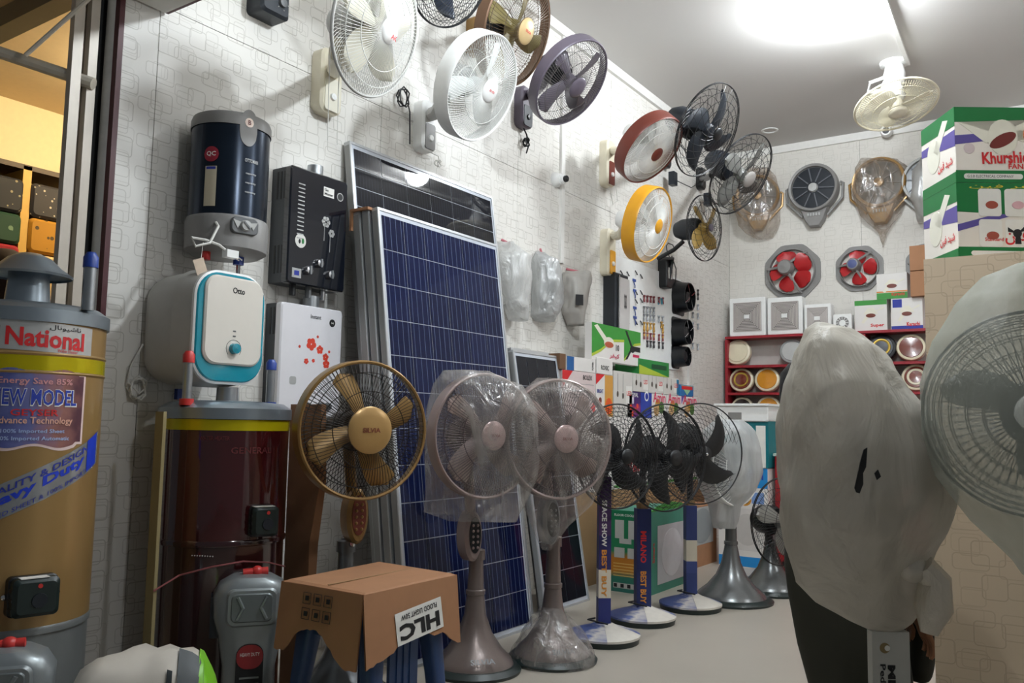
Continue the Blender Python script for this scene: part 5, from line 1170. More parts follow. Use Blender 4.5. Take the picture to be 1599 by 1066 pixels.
t, M, W_, H_ = sbox('white_box', 'plain white box with black lettering under the green fan carton', 932, 957, 557, 577, WB, X=BXX, dp=.19, snap=zl); letter('ROXIC', plane_fn(M, 0, -.01, W_ * .5, .03, .0015), INK, t)
t, M, W_, H_ = sbox('brown_box', 'small brown box wedged behind the shorter black panel', 874, 884, 551, 577, mat('brown_card', (104, 74, 50), .7), X=BXX, dp=.12, snap=zl)
zf = onx(958, 578, FX).z + .001
a_ = onx(923, 512, FX - .02)
t = thing('ceiling_fan_carton', 'green white ceiling fan carton standing on the white boxes', 'carton', (-2.76, 4.9, zf), 'cartons stacked along the side wall')
GX = FX - .01; ya, yc = onx(924, 540, GX).y, onx(1000, 545, GX).y
zf2 = onx(885, 555, FX).z + .002; ztp = onx(950, 508, GX).z
Mg = frame((GX, (ya + yc) / 2, (zf2 + ztp) / 2), (1, 0, 0)); Wg, Hg = yc - ya, ztp - zf2
MB().prism([(-Wg / 2, -Hg / 2), (Wg / 2, -Hg / 2), (Wg / 2, Hg / 2), (-Wg / 2, Hg / 2)], -.05, 0, Mg, .002).build('box', WB, t, 0)
for c0_, wd in ((-Wg / 2, Wg * .64), (Wg * .14, Wg * .36)):
    cyg = c0_ + wd / 2
    MB().prism([(c0_, -Hg * .35), (c0_ + wd * .25, -Hg * .2), (c0_ + wd * .6, Hg * .12), (c0_ + wd, Hg * .18), (c0_ + wd, Hg * .5), (c0_, Hg * .5)], 0, .001, Mg).build('green_print', GRN, t, 0)
    MB().prism([(c0_, -Hg * .42), (c0_ + wd * .27, -Hg * .25), (c0_ + wd * .6, Hg * .06), (c0_ + wd, Hg * .12), (c0_ + wd, Hg * .19), (c0_ + wd * .6, Hg * .13), (c0_ + wd * .25, -Hg * .19), (c0_, -Hg * .34)], 0, .0014, Mg).build('lime_print', LIME, t, 0)
fm = MB().prism([(-Wg * .46, Hg * .42), (-Wg * .40, Hg * .47), (-Wg * .18, Hg * .08), (-Wg * .24, -.0)], 0, .002, Mg).prism(circle(Wg * .10, 20, -Wg * .17, Hg * .02, Hg * .16), 0, .0022, Mg); fm.build('printed_fan', IVORY, t, 0)
disc(Mg, -Wg * .17, -Hg * .03, Wg * .085, mat('terracotta', (178, 84, 56), .5), t, 'printed_hub', .003, Hg * .085)
fm = MB().prism([(Wg * .16, Hg * .46), (Wg * .20, Hg * .46), (Wg * .33, 0), (Wg * .29, -.0)], 0, .002, Mg).prism([(Wg * .16, -Hg * .38), (Wg * .21, -Hg * .35), (Wg * .33, -.0), (Wg * .29, .0)], 0, .002, Mg).prism([(Wg * .31, -Hg * .08), (Wg * .49, -Hg * .10), (Wg * .49, Hg * .05), (Wg * .31, Hg * .05)], 0, .0021, Mg).prism(circle(Wg * .05, 16, Wg * .32, -.01, Hg * .10), 0, .003, Mg); fm.build('printed_fan', INK, t, 0)
letter('10', plane_fn(Mg, .0, -Hg * .08, Wg * .07, Hg * .18, .002), INK, t, bold=.03); letter('\uFEAE\uFED4\uFEF4\uFEDB', plane_fn(Mg, -Wg * .06, -Hg * .33, Wg * .2, Hg * .16, .002), mat('magenta_ink', (196, 30, 80), .5), t)
patch(Mg, Wg * .40, -Hg * .22, Wg * .14, Hg * .08, mat('magenta_ink', (196, 30, 80), .5), t, 'print')
t, M, W_, H_ = sbox('green_box', 'flat green box lying on the pale bulb cartons', 998, 1045, 559, 577, mat('green_carton', (36, 130, 60), .45), snap=zf)
MB().prism([(-W_ / 2, -H_ / 2), (W_ / 2, -H_ / 2), (-W_ / 2, H_ * .1)], 0, .001, M).build('lime_print', LIME, t, 0); patch(M, W_ * .15, H_ * .1, W_ * .5, H_ * .3, mat('dark_green_print', (14, 70, 40), .5), t, 'print', .002)
# ================================================================== SMALL PARTS DISPLAY, HANGING BAGS, AXIAL FANS
GS = 'small spare parts hung on the wall'
bd0, bd1 = wall(948, 425), wall(1068, 570)
solo('display_board', MB().box((WX + .006, (wall(950, 480).y + wall(1062, 480).y) / 2, 1.86), (.008, wall(1062, 480).y - wall(950, 480).y, .78)), mat('board_white', (232, 232, 230), .5), 'white board on the wall behind the small spare parts', 'board', loc=(WX, 5.6, 1.47))
rnd = random.Random(11)
BT = mat('blue_card_tag', (52, 78, 150), .5); BR = mat('brass_part', (170, 130, 60), .35, .6); DK = mat('dark_part', (50, 46, 48), .5); LG = mat('steel_part', (140, 142, 146), .35, .6); RD = mat('maroon_part', (120, 50, 56), .5); TQ = mat('teal_part', (50, 130, 150), .5)
items = []
for x_ in (969, 990):
    for y_ in (434, 446, 463, 485, 500, 552) if x_ == 969 else (440, 456, 483, 498): items.append((x_ + rnd.uniform(-1, 1), y_, 'tag'))
for y_ in (428, 452, 472, 505): 
    for x_ in (968, 978, 991, 999): items.append((x_, y_ + rnd.uniform(-4, 4), 'hook'))
for y_, mt in ((466, 'maroon'), (483, 'steel'), (495, 'steel'), (508, 'brass'), (519, 'brass'), (524, 'maroon'), (536, 'dark')):
    for x_ in (1004, 1009, 1014, 1019, 1027, 1033): 
        if rnd.random() < .85: items.append((x_, y_ + (x_ - 1004) * .12, mt))
items += [(1029, 470, 'teal'), (1031, 507, 'brass'), (972, 548, 'tag')]
for x_ in (1080, 1088):
    for y_ in (455, 462, 478, 492, 508, 540): items.append((x_, y_ + (x_ - 1080) * .2, 'steel' if y_ > 462 else 'dark'))
LB = {'tag': 'blue hanger card with a tap fitting on the white board', 'hook': 'small dark hook hung among the blue hanger cards', 'maroon': 'small maroon valve hung in a row on the white board', 'steel': 'small steel nozzle hung on the wall beside the axial fans', 'brass': 'small brass fitting hung on the white board', 'dark': 'small dark clip hung at the bottom row of the board', 'teal': 'small teal hose fitting hung on the white board'}
me_cache = {}
def part_mesh(k):
    if k in me_cache: return me_cache[k]
    mb = MB()
    if k == 'tag': mb.box((.006, 0, .012), (.003, .055, .02)).tube([(.006, -.01, 0), (.014, -.005, -.03), (.006, .012, -.045)], .004, 5)
    elif k == 'hook': mb.tube([(.004, 0, .012), (.014, .004, -.006), (.018, .012, -.02), (.008, .018, -.012)], .0045, 5)
    elif k == 'teal': mb.tube([(.01, -.03, -.03), (.015, -.02, .015), (.015, .02, .02), (.01, .035, -.02)], .007, 6)
    else: mb.lathe([(-.028, .001), (-.028, .009), (-.008, .009), (-.004, .006), (.012, .006), (.016, .011), (.026, .011), (.028, .001)], 8, T((.012, 0, 0)) @ VZ)
    me = mb.mesh('spare_part', None, 40, {'tag': BT, 'hook': DK, 'maroon': RD, 'steel': LG, 'brass': BR, 'dark': DK, 'teal': TQ}[k]); me_cache[k] = me; return me
for x_, y_, k in items:
    p = wall(x_, y_, .008 if x_ < 1066 else .001); o = bpy.data.objects.new({'tag': 'hanger_card', 'hook': 'small_hook', 'maroon': 'small_valve', 'steel': 'small_nozzle', 'brass': 'brass_fitting', 'dark': 'small_clip', 'teal': 'hose_fitting'}[k], part_mesh(k)); COL.objects.link(o); o.location = p
    tag(o, LB[k], 'fitting', GS)
for k, (x_, y_, sz) in enumerate(((1057, 465, .30), (1055, 519, .26), (1053, 557, .20))):
    p = wall(x_, y_); t = thing('axial_fan', ['largest black square axial fan below the bent pipe fan', 'middle black square axial fan beside the white board', 'smallest black round axial fan above the green box'][k], 'fan', p, 'black axial fans in a column')
    M = frame(p, (1, 0, 0))
    fr = MB(); ro = rrect(sz * .9, sz, .03); n_ = len(ro)
    fr.lathe([(.0, sz * .46), (.12, sz * .40), (.12, sz * .375), (.0, sz * .42)], 28, M).build('duct', BLACK, t)
    MB().prism(rrect(sz * .86, sz * .98, .03), 0, .012, M).build('mount_plate', BLACK, t)
    for i in range(5): blade_mb(M @ T((.06, 0, 0)), .02, sz * .36, i * 2 * PI / 5, 'wide').build('blade', DBLUE, t)
    MB().lathe([(.03, .05), (.10, .045), (.105, .001)], 20, M).build('motor', BLACK, t)
    g = MB(); [g.tube([M @ Vector((.122, math.cos(a) * .03, math.sin(a) * .03)), M @ Vector((.122, math.cos(a) * sz * .39, math.sin(a) * sz * .39))], .004, 4) for a in [i * PI / 2 + .5 for i in range(4)]]; g.build('spokes', CHROME if k < 2 else BLACK, t)
# dark curved wall light
p = wall(952, 476); t = thing('wall_heater', 'dark curved wall heater with pale front beside the white board', 'heater', p - Vector((0, 0, .2)))
M = frame(p, (1, 0, 0)); prof = [(-.10, -.22), (.10, -.22), (.115, 0), (.10, .22), (-.10, .22)]
MB().prism(prof, 0, .10, M, .01).build('case', DBLUE, t); MB().prism([(-.06, -.19), (.095, -.19), (.108, 0), (.095, .19), (-.06, .19)], .098, .112, M, .004).build('front_panel', mat('pale_panel', (186, 182, 180), .35), t)
MB().tube([M @ Vector((.114, -.07, .2)), M @ Vector((.114, -.07, -.19))], .006, 6).build('chrome_strip', CHROME, t)
letter('SOGO', plane_fn(M, .03, .02, .04, .11, .113), INK, t)
# three appliances hanging in bags
for k, (rws, mt, lb) in enumerate((([(378, 775, 800, .02), (400, 770, 830, .10), (440, 774, 830, .12), (480, 790, 826, .11), (500, 795, 824, .06)], film('bag_wall_white', (230, 230, 228), .72, .16, .35, 12, 1., gloss=.16), 'white plastic bag with a wall appliance next to the blue panel'), ([(393, 836, 850, .02), (408, 832, 872, .09), (440, 830, 878, .12), (475, 828, 876, .12), (495, 828, 868, .10), (502, 836, 866, .04)], film('bag_wall_silver', (206, 208, 208), .78, .15, .3, 13, 1., gloss=.2), 'silvery plastic bag with a wall appliance between two bags'), ([(424, 876, 923, .03), (432, 876, 922, .08), (460, 878, 918, .11), (490, 876, 916, .10), (508, 884, 912, .05)], mat('grey_plastic_cover', (168, 164, 158), .45, bump=.2, scale=12), 'grey covered wall appliance with a black code label'))):
    ym = rws[2]; p = wall((ym[1] + ym[2]) / 2, ym[0])
    t = thing('bagged_appliance', lb, 'appliance', p, 'bagged appliances hanging on the wall')
    bag(t, rws, depth(p) - .12, mt, 'plastic_cover', amp=.022, freq=13., seed=k * 3.)
    q = at((ym[1] + ym[2]) / 2, ym[0], depth(p) - .10)
    MB().prism(rrect(.16, .28, .03), -.06, .03, frame(q, (1, 0, 0)), .01).build('appliance_body', (WHITE, LGREY, GREYP)[k], t)
    MB().tube([wall(rws[0][1] + 8, rws[0][0] - 4, .01), at(rws[0][2] - 4, rws[0][0] + 3, depth(p) - .12)], .008, 6).build('tie', mat('pink_tie', (190, 110, 120), .6), t)
    if k == 2: MB().box((.0, 0, 0), (.004, .05, .07), frame(at(905, 468, depth(p) - .245), (.7, -.7, 0))).build('code_label', INK, t, 0)
# ================================================================== END WALL
SY = .30                                             # shelf depth
X0 = wall(1127, 527).x; y_f = wall(1127, 527).y
def shz(py): return ony(1128, py, y_f).z
sh = thing('display_shelf', 'red edged shelving with ceiling fan covers on the end wall', 'shelf', (WX + 1.2, YB - .15, 0))
xr = .35; xl = WX + .03; zs = [shz(p) for p in (526, 571, 613, 656, 700)]
for z_ in zs: MB().box(((xl + xr) / 2, (y_f + YB) / 2, z_ - .010), (xr - xl, YB - y_f - .006, .022)).build('shelf_board', REDM, sh, 0)
xm = ony(1349, 540, y_f).x
for x_ in (xl + .012, xm, xr): MB().box((x_, (y_f + YB) / 2, zs[0] / 2 - .012), (.024, YB - y_f - .004, zs[0] - .03)).build('upright', REDM, sh, 0)
MB().box(((xl + xr) / 2, YB - .008, zs[0] / 2), (xr - xl, .008, zs[0])).build('back_board', mat('shelf_back', (196, 192, 186), .5), sh, 0)
MB().box(((xl + xr) / 2, y_f + .02, zs[-1] / 2 - .02), (xr - xl - .06, .02, zs[-1] - .06)).build('lower_panel', mat('shelf_red_panel', (170, 34, 40), .45), sh, 0)
MB().box(((xl + xr) / 2, y_f + .008, zs[-1] - .035), (xr - xl - .06, .02, .03)).build('edge_strip', mat('dark_green_strip', (26, 60, 50), .5), sh, 0)
def cover(px, py, r_px, body, face, zi, lb, ring=None):
    c = ony(px, py, y_f + .10); r = r_px / FL * depth(c); z0 = zs[zi + 1] + .002; c.z = z0 + r * 1.0
    n = Vector((.08, -.98, .18)).normalized()
    t = thing('fan_cover', lb, 'fan cover', (c.x, c.y, z0), 'ceiling fan covers on the red shelving'); M = frame(c, n)
    MB().lathe([(-.07, .001), (-.07, r * .8), (-.02, r * .985), (.02, r), (.035, r * .95), (.04, r * .86), (.04, .001)], 36, M).build('housing', body, t)
    if face: MB().lathe([(.038, r * .80), (.046, r * .76), (.050, r * .4), (.052, .001)], 36, M).build('face_disc', face, t)
    if ring: MB().lathe([(.047, r * .62), (.054, r * .58), (.054, r * .5), (.05, r * .45)], 36, M).build('trim_ring', ring, t)
    return t
CR = mat('cream_enamel', (222, 212, 184), .3); AMB = mat('amber_enamel', (204, 136, 36), .2, coat=.6, var=.15, scale=20); RBR = mat('red_brown_enamel', (110, 44, 26), .2, coat=.6, var=.3, scale=16); DKB = mat('dark_brown_enamel', (44, 28, 24), .25, coat=.5); GLD = mat('gold_line', (190, 160, 70), .3, .6); GRE = mat('grey_enamel', (150, 152, 152), .35)
cover(1153, 549, 20.5, CR, CR, 0, 'plain cream fan cover on the top shelf by the side wall')
cover(1238, 546, 19.5, GRE, LGREY, 0, 'grey fan cover on the top shelf')
cover(1377, 541, 22, BLACK, DBLUE, 0, 'black fan cover with gold ring on the top shelf', GLD)
cover(1423, 541, 21.5, CR, RBR, 0, 'cream fan cover with brown centre on the top shelf')
cover(1159, 593, 19, CR, RBR, 1, 'cream fan cover with mottled brown and gold face', GLD)
cover(1199, 593, 19.5, CR, AMB, 1, 'cream fan cover with amber face on the second shelf')
cover(1240, 594, 18, GRE, DKB, 1, 'grey fan cover with dark face behind the seated man')
cover(1390, 590, 18, BLACK, DKB, 1, 'black fan cover on the second shelf')
cover(1431, 589, 21.5, CR, RBR, 1, 'cream fan cover with brown segments and white centre', CR)
cover(1160, 636, 18, CR, DKB, 2, 'cream fan cover with dark brown face')
cover(1201, 637, 19, CR, AMB, 2, 'cream fan cover with amber face on the third shelf')
cover(1237, 638, 16, CR, RBR, 2, 'cream fan cover with red brown face on the third shelf', CR)
cover(1184, 680, 16.5, CR, CR, 3, 'cream fan cover on the lowest shelf by the white cooler')
cover(1222, 681, 19, CR, CR, 3, 'plain cream fan cover on the lowest shelf')
zt = zs[0] + .002
def topx(px): return ony(px, 510, y_f + .05).x
for k, (a_, b_, pt) in enumerate(((1139.5, 1196.5, 467), (1198.6, 1254.5, 466), (1256, 1299, 476))):
    xa, xb = topx(a_), topx(b_); h_ = ony(a_, pt, y_f + .05).z - zt; W_ = xb - xa - .006
    t = thing('vent_grille', ['largest white square ventilator by the wall corner', 'white square ventilator between two others on the shelf', 'smaller white square ventilator beside the round fan'][k], 'ventilator', ((xa + xb) / 2, y_f + .1, zt), 'white square ventilators on the shelf')
    M = frame(((xa + xb) / 2, y_f + .05, zt + h_ / 2), (0, -1, 0))
    MB().prism(rrect(W_, h_, .012), -.10, .015, M, .006).build('frame', WHITE, t)
    MB().prism(rrect(W_ * .78, h_ * .76, .004), .010, .017, M).build('recess', mat('vent_shadow', (120, 114, 110), .6), t, 0)
    for q_ in range(9):
        s_ = .74 - q_ * .075
        for sy in (-1, 1): MB().box((.018 + q_ * .001, 0, sy * s_ * h_ / 2), (.006, s_ * W_, .007), M).build('slat', mat('vent_slat', (196, 188, 184), .5), t, 0)
        for sx in (-1, 1): MB().box((.018 + q_ * .001, sx * s_ * W_ / 2, 0), (.006, .007, s_ * h_), M).build('slat', mat('vent_slat', (196, 188, 184), .5), t, 0)
    MB().box((.03, 0, 0), (.004, .05, .035), M).build('badge', WHITE, t, 0)
xa, xb = topx(1301), topx(1331); M = frame(((xa + xb) / 2, y_f + .05, zt + (xb - xa) / 2), (0, -1, 0)); W_ = xb - xa - .006
t = thing('vent_fan', 'small white square fan with round grille on the shelf', 'ventilator', ((xa + xb) / 2, y_f + .08, zt))
MB().prism(rrect(W_, W_, .01), -.08, .01, M, .004).build('frame', WHITE, t); MB().lathe([(.008, W_ * .36), (.014, W_ * .34), (.014, W_ * .2), (.01, W_ * .18)], 28, M).build('grille_ring', GREYP, t)
for q_ in range(12): MB().box((.016, 0, W_ * .27), (.003, .004, W_ * .14), M @ Matrix.Rotation(q_ * PI / 6, 4, 'X')).build('grille_bar', WHITE, t, 0)
def fan_box(a_, b_, zb_, h_, lb, mt, accents, wrd, wcol, name='ceiling_fan_box', dpt=.22, fo=.06):
    xa, xb = topx(a_), topx(b_); W_ = xb - xa - .008
    t = thing(name, lb, 'carton', ((xa + xb) / 2, y_f + .15, zb_), 'fan cartons on the shelf'); M = frame(((xa + xb) / 2, y_f + fo, zb_ + h_ / 2), (0, -1, 0))
    MB().prism([(-W_ / 2, -h_ / 2), (W_ / 2, -h_ / 2), (W_ / 2, h_ / 2), (-W_ / 2, h_ / 2)], -dpt, 0, M, .002).build('box', mt, t, 0)
    for cy_, cz_, w_, hh_, m_ in accents: patch(M, cy_ * W_, cz_ * h_, w_ * W_, hh_ * h_, m_, t, 'print', .001)
    if wrd:
        MB().prism([(-.02, .25 * h_), (.02, .25 * h_), (.06, .05 * h_), (-.06, .05 * h_)], 0, .002, M).prism([(0, .05 * h_), (.03, .1 * h_), (W_ * .42, .22 * h_), (W_ * .40, .28 * h_)], 0, .0018, M).prism([(0, .02 * h_), (-.03, .08 * h_), (-W_ * .3, -.22 * h_), (-W_ * .22, -.25 * h_)], 0, .0018, M).build('printed_fan', IVORY, t, 0)
        disc(M, 0, .0, .04, BROWN if wcol is not BLUEINK else GOLD, t, 'printed_hub', .003, .018)
        letter(wrd, plane_fn(M, W_ * .2, -h_ * .33, W_ * .42, h_ * .13, .0025), wcol, t, bold=.03)
    return t
h1 = ony(1332, 470, y_f + .05).z - zt
fan_box(1334, 1386, zt, h1, 'white fan carton with green top band beside the small round fan', WB, [(0, .42, 1., .16, GRN)], 'Super', REDINK)
fan_box(1391, 1442, zt, h1, 'white fan carton with blue bands at the shelf end', WB, [(0, -.44, 1., .12, BLUEINK), (-.3, .34, .3, .26, BLUEINK)], 'Karachi', REDINK)
z2 = zt + h1 + .002; h2 = ony(1368, 428, y_f + .05).z - z2
fan_box(1369, 1419, z2, h2, 'white fan carton with green and orange base on top of the others', WB, [(0, -.38, 1., .24, GRN), (0, -.22, 1., .05, mat('orange_band', (214, 130, 50), .5))], 'Karachi', REDINK)
for k in range(2): fan_box(1424, 1475, z2 + k * (h2 * .98 + .002), h2 * .96, ['lower plain brown carton beside the partition', 'upper plain brown carton beside the partition'][k], CARD, [(.1, -.2, .2, .16, INK)], None, None, 'brown_carton', .07, .0)
# louvre fans hung on the end wall
def louvre_fan(px, py, r_px, body, blade, cap, lb, bagrows=None, fm=None, nrm=(0, -1, 0), surf=None):
    c = surf or back(px, py); r = r_px / FL * (depth(c) - .1); n = Vector(nrm); M = frame(Vector(c) + n * .0, n)
    t = thing('louvre_fan', lb, 'fan', c, 'round box fans hung high at the end of the shop')
    MB().lathe([(0.0, .001), (0.0, r * .95), (.06, r), (.12, r * 1.0), (.135, r * .97), (.13, r * .88), (.10, r * .86), (.10, .001)], 44, M).build('housing', body, t)
    MB().lathe([(.102, r * .85), (.104, r * .5), (.104, .001)], 40, M).build('grille_disc', blade, t)
    for k in range(10): MB().box((.112, 0, r * .54), (.012, .010, r * .58), M @ Matrix.Rotation(k * PI / 5 + .2, 4, 'X')).build('louvre', mat('louvre_grey', (96, 98, 104), .4), t, 0)
    MB().lathe([(.104, r * .2), (.13, r * .17), (.134, .001)], 24, M).build('hub_cap', cap, t)
    MB().prism([(-r * .55, -r * .85), (r * .55, -r * .85), (r * .36, -r * 1.35), (r * .2, -r * 1.6), (-r * .2, -r * 1.6), (-r * .36, -r * 1.35)], .02, .10, M, .01).build('foot', body, t)
    for s_ in (-1, 1): MB().tube([M @ Vector((.06, s_ * r * 1.02, r * .15)), M @ Vector((.06, s_ * r * 1.14, r * .1)), M @ Vector((.06, s_ * r * 1.1, -r * .5)), M @ Vector((.06, s_ * r * .5, -r * 1.15))], .012, 6).build('yoke', body, t)
    for k in range(5): MB().box((.104, (k - 2) * r * .11, -r * 1.12), (.012, r * .06, r * .12), M).build('key', LGREY, t, 0)
    if bagrows: bag(t, bagrows, depth(c) - .10, fm, amp=.02, seed=px * .1, freq=7.)
    return t
louvre_fan(1274.5, 297, 38, GREYP, DBLUE, LGREY, 'grey box fan with dark louvres between two bagged fans')
louvre_fan(1376, 289, 40, GOLD, mat('green_black', (40, 52, 50), .4), GOLD, 'gold box fan in a smoky bag near the ceiling fan', [(248, 1345, 1400, .03), (262, 1335, 1418, .10), (300, 1332, 1420, .12), (335, 1345, 1405, .11), (352, 1362, 1392, .08), (365, 1372, 1386, .03), (385, 1377, 1381, .02)], FILM4)
louvre_fan(1452, 285, 38, LGREY, GREYM, LGREY, 'pale box fan half hidden behind the stacked fan boxes', [(240, 1440, 1470, .03), (265, 1428, 1490, .10), (310, 1424, 1495, .12), (345, 1436, 1480, .08)], FILM3)
louvre_fan(1184, 310, 33, GOLD, mat('green_black', (40, 52, 50), .4), GOLD, 'gold box fan in a wrinkled bag behind the cage fans', [(262, 1168, 1200, .03), (280, 1152, 1214, .10), (320, 1146, 1220, .13), (350, 1150, 1218, .12), (365, 1166, 1210, .08), (373, 1180, 1206, .03)], FILM4, (.25, -.97, 0))
p = back(1110, 345, .35)
# metal exhaust fans
for k, (px, py, hw, hh) in enumerate(((1238, 424.6, 45, 43), (1342.4, 419.5, 37, 35), (1452, 414, 36, 34))):
    c = back(px, py); r = hw / FL * depth(c); t = thing('exhaust_fan', ['large exhaust fan with red blades above the ventilators', 'smaller exhaust fan with red blades and blue motor badge', 'exhaust fan with red blades half hidden by the cartons'][k], 'fan', c, 'exhaust fans with red blades')
    M = frame(c, (0, -1, 0)); oc = [(r * 1.02 * math.cos(a), r * .98 * math.sin(a)) for a in [PI / 8 + i * PI / 4 for i in range(8)]]
    fr = MB(); n_ = 48; ins, outp = [], []
    for i in range(n_):
        a = 2 * PI * i / n_; sa = ((a + PI / 8) % (PI / 4)) - PI / 8; ro = min(r * .93 / math.cos(sa) * 1.02, r); outp.append((ro * math.cos(a), ro * math.sin(a))); ins.append((r * .80 * math.cos(a), r * .80 * math.sin(a)))
    rows = [[(.0, *q_) for q_ in outp], [(.02, *q_) for q_ in outp], [(.02, *q_) for q_ in ins], [(.06, q_[0] * .98, q_[1] * .98) for q_ in ins], [(.06, q_[0] * .95, q_[1] * .95) for q_ in ins], [(.0, q_[0] * .95, q_[1] * .95) for q_ in ins]]
    fr.loft(rows, M, caps=False).build('frame', GREYP, t)
    for i in range(4 if k else 5): blade_mb(M @ T((.05, 0, 0)), r * .2, r * .74, .5 + k + i * 2 * PI / (4 if k else 5), 'leaf', .55).build('blade', RED, t)
    MB().lathe([(.05, .001), (.05, r * .27), (.12, r * .26), (.14, r * .22), (.145, .001)], 28, M @ T((0, -r * .15, r * .12))).build('motor', GREYP, t)
    if k == 1: MB().lathe([(.145, r * .18), (.148, .001)], 24, M @ T((0, -r * .15, r * .12))).build('motor_badge', mat('badge_blue', (70, 80, 130), .5), t)
    for a in (.9, .9 + 2.1, .9 + 4.2): MB().tube([M @ Vector((.09, -r * .15 + r * .2 * math.cos(a), r * .12 + r * .2 * math.sin(a))), M @ Vector((.04, r * .84 * math.cos(a), r * .84 * math.sin(a)))], r * .05, 6).build('strut', GREYP, t)
# bullet camera on the trunking
p = back(1385, 207, .03); t = thing('bullet_camera', 'white bullet camera below the ceiling fan on the end wall', 'camera', p)
MB().lathe([(0, .045), (.03, .05), (.10, .05), (.12, .04), (.12, .001)], 24, frame(p, (.1, -1, -.15))).build('body', WHITE, t); MB().lathe([(.11, .03), (.125, .028), (.128, .001)], 20, frame(p, (.1, -1, -.15))).build('lens', BLACK, t)
# oscillating ceiling fan
pc = onz(1396, 97, ZC); pos = at(1399, 164, depth(pc) - .25); n = (CAM - pos).normalized(); n = Vector((n.x - .05, n.y + .42, n.z - .55)).normalized()
pos, n = ell(1399, 164, 60, 38, 16, .46, (0, -.1, -1)); 
t = thing('ceiling_fan', 'cream oscillating cage fan hanging from the ceiling', 'fan', pc)
k_ = depth(pc) / depth(pos)
M, b0 = fan_head(t, at(1399, 164, depth(pc) - .18), n, .46 * (depth(pc) - .18) / depth(pos), mat('cream_wire', (222, 214, 186), .4), None, .04, 3, mat('cream_blade', (226, 220, 200), .3, trans=.2), 'wide', CREAM, .2, 96, .1, (.6, .85), WHITE)
MB().ring(.46 * (depth(pc) - .18) / depth(pos) / 2, .008, 0, 56, 6, M).build('rim', CREAM, t)
MB().lathe([(-.001, .001), (-.001, .10), (-.025, .095), (-.03, .06), (-.09, .075), (-.16, .07), (-.20, .03), (-.2, .001)], 32, T(pc) @ VZ).build('mount', WHITE, t)
m_ = M @ Vector((b0 - .08, 0, 0)); MB().tube([pc - Vector((0, 0, .15)), pc - Vector((.02, 0, .24)), m_], .03, 10).build('neck', WHITE, t)
MB().tube([pc + Vector((-.06, 0, -.10)), pc + Vector((-.17, 0, -.12)), pc + Vector((-.18, 0, -.19)), m_], .014, 8).build('crank_arm', WHITE, t)
# ================================================================== COOLER, BOXES AND CABINET AT THE FAR END OF THE FLOOR
c0 = onz(1125, 878); c1 = onz(1195, 886); yy = 6.12
xa, xb = ony(1119, 640, yy).x, ony(1200, 640, yy).x; zt2 = ony(1160, 632, yy).z; zb2 = ony(1160, 730, yy).z
t = thing('blue_white_box', 'blue and white appliance box standing on the floor under the white cooler', 'carton', ((xa + xb) / 2, yy + .15, 0))
MB().box(((xa + xb) / 2 + .0, yy + .17, zb2 / 2), (xb - xa - .02, .34, zb2)).build('box', WB, t, 0)
M = frame(((xa + xb) / 2, yy, zb2 / 2), (0, -1, 0)); W_ = xb - xa - .02
for cz, h_ in ((.40, .2), (-.44, .10)): patch(M, 0, cz * zb2, W_ * .99, h_ * zb2, mat('sky_blue_print', (28, 132, 200), .45), t, 'print', .001)
letter('WIM', plane_fn(M, W_ * .26, .42 * zb2, W_ * .3, .05, .002), BLUEINK, t, bold=.04); disc(M, W_ * .05, zb2 * .18, .045, mat('orange_ring', (200, 140, 50), .5), t); disc(M, W_ * .05, zb2 * .18, .030, INK, t, x=.002)
patch(M, W_ * .3, zb2 * .2, .09, .08, mat('pale_blue_print', (120, 150, 200), .5), t, 'print', .0015)
patch(M, .02, -zb2 * .12, W_ * .75, zb2 * .42, mat('photo_white', (206, 202, 198), .45, var=.12, scale=8), t, 'picture', .0015); disc(M, .03, -zb2 * .12, W_ * .26, mat('photo_white2', (190, 186, 182), .45), t, 'picture', .0025, zb2 * .16)
t = thing('air_cooler', 'white topped air cooler in teal packing above the blue and white box', 'cooler', ((xa + xb) / 2, yy + .15, zb2))
MB().box(((xa + xb) / 2, yy + .17, (zb2 + zt2) / 2 - .04), (xb - xa - .01, .32, zt2 - zb2 - .09)).build('box', mat('teal_wrap', (20, 116, 124), .4), t, 0)
Mk = frame(((xa + xb) / 2, yy, zt2 - .06), (0, -1, 0)); W_ = xb - xa
MB().prism(rrect(W_, .12, .015), -.34, .012, Mk, .006).build('top_cover', WHITE, t); MB().box((.01, 0, .062), (.36, W_ + .02, .016), Mk @ T((-.16, 0, 0))).build('lid', WHITE, t, 0)
MB().box((.013, -.05, -.02), (.004, .10, .05), Mk).build('display', GREYP, t, 0)
patch(Mk, W_ * .36, -.24, W_ * .18, .30, PAPER, t, 'side_label', .012)
t = thing('red_cabinet', 'red cabinet with black plinth beside the black guard fan', 'cabinet', (-1.55, 6.5, 0))
xa2 = ony(1211, 800, 6.2).x; zc_ = ony(1215, 712, 6.2).z
MB().box((xa2 + .75, 6.5, zc_ / 2 + .03), (1.5, .6, zc_ - .06)).build('body', mat('cabinet_red', (150, 30, 36), .35), t, 0); MB().box((xa2 + .75, 6.5, .03), (1.5, .58, .06)).build('plinth', BLACK, t, 0)
MB().box((xa2 + .75, 6.5, zc_ + .01), (1.52, .62, .02)).build('top', mat('green_white_top', (180, 190, 180), .4), t, 0)
M = frame((xa2 + .04, 6.2, zc_ * .62), (0, -1, 0)); patch(M, .02, 0, .10, .28, mat('poster_dark', (40, 34, 46), .5), t, 'poster', .002); patch(M, .02, -.05, .09, .12, BLUEINK, t, 'poster', .003)
for k in range(3): MB().box((xa2 + .25 + k * .5, 6.197, zc_ / 2), (.48, .006, zc_ - .14)).build('door', mat('cabinet_red_door', (158, 34, 40), .35), t, 0)
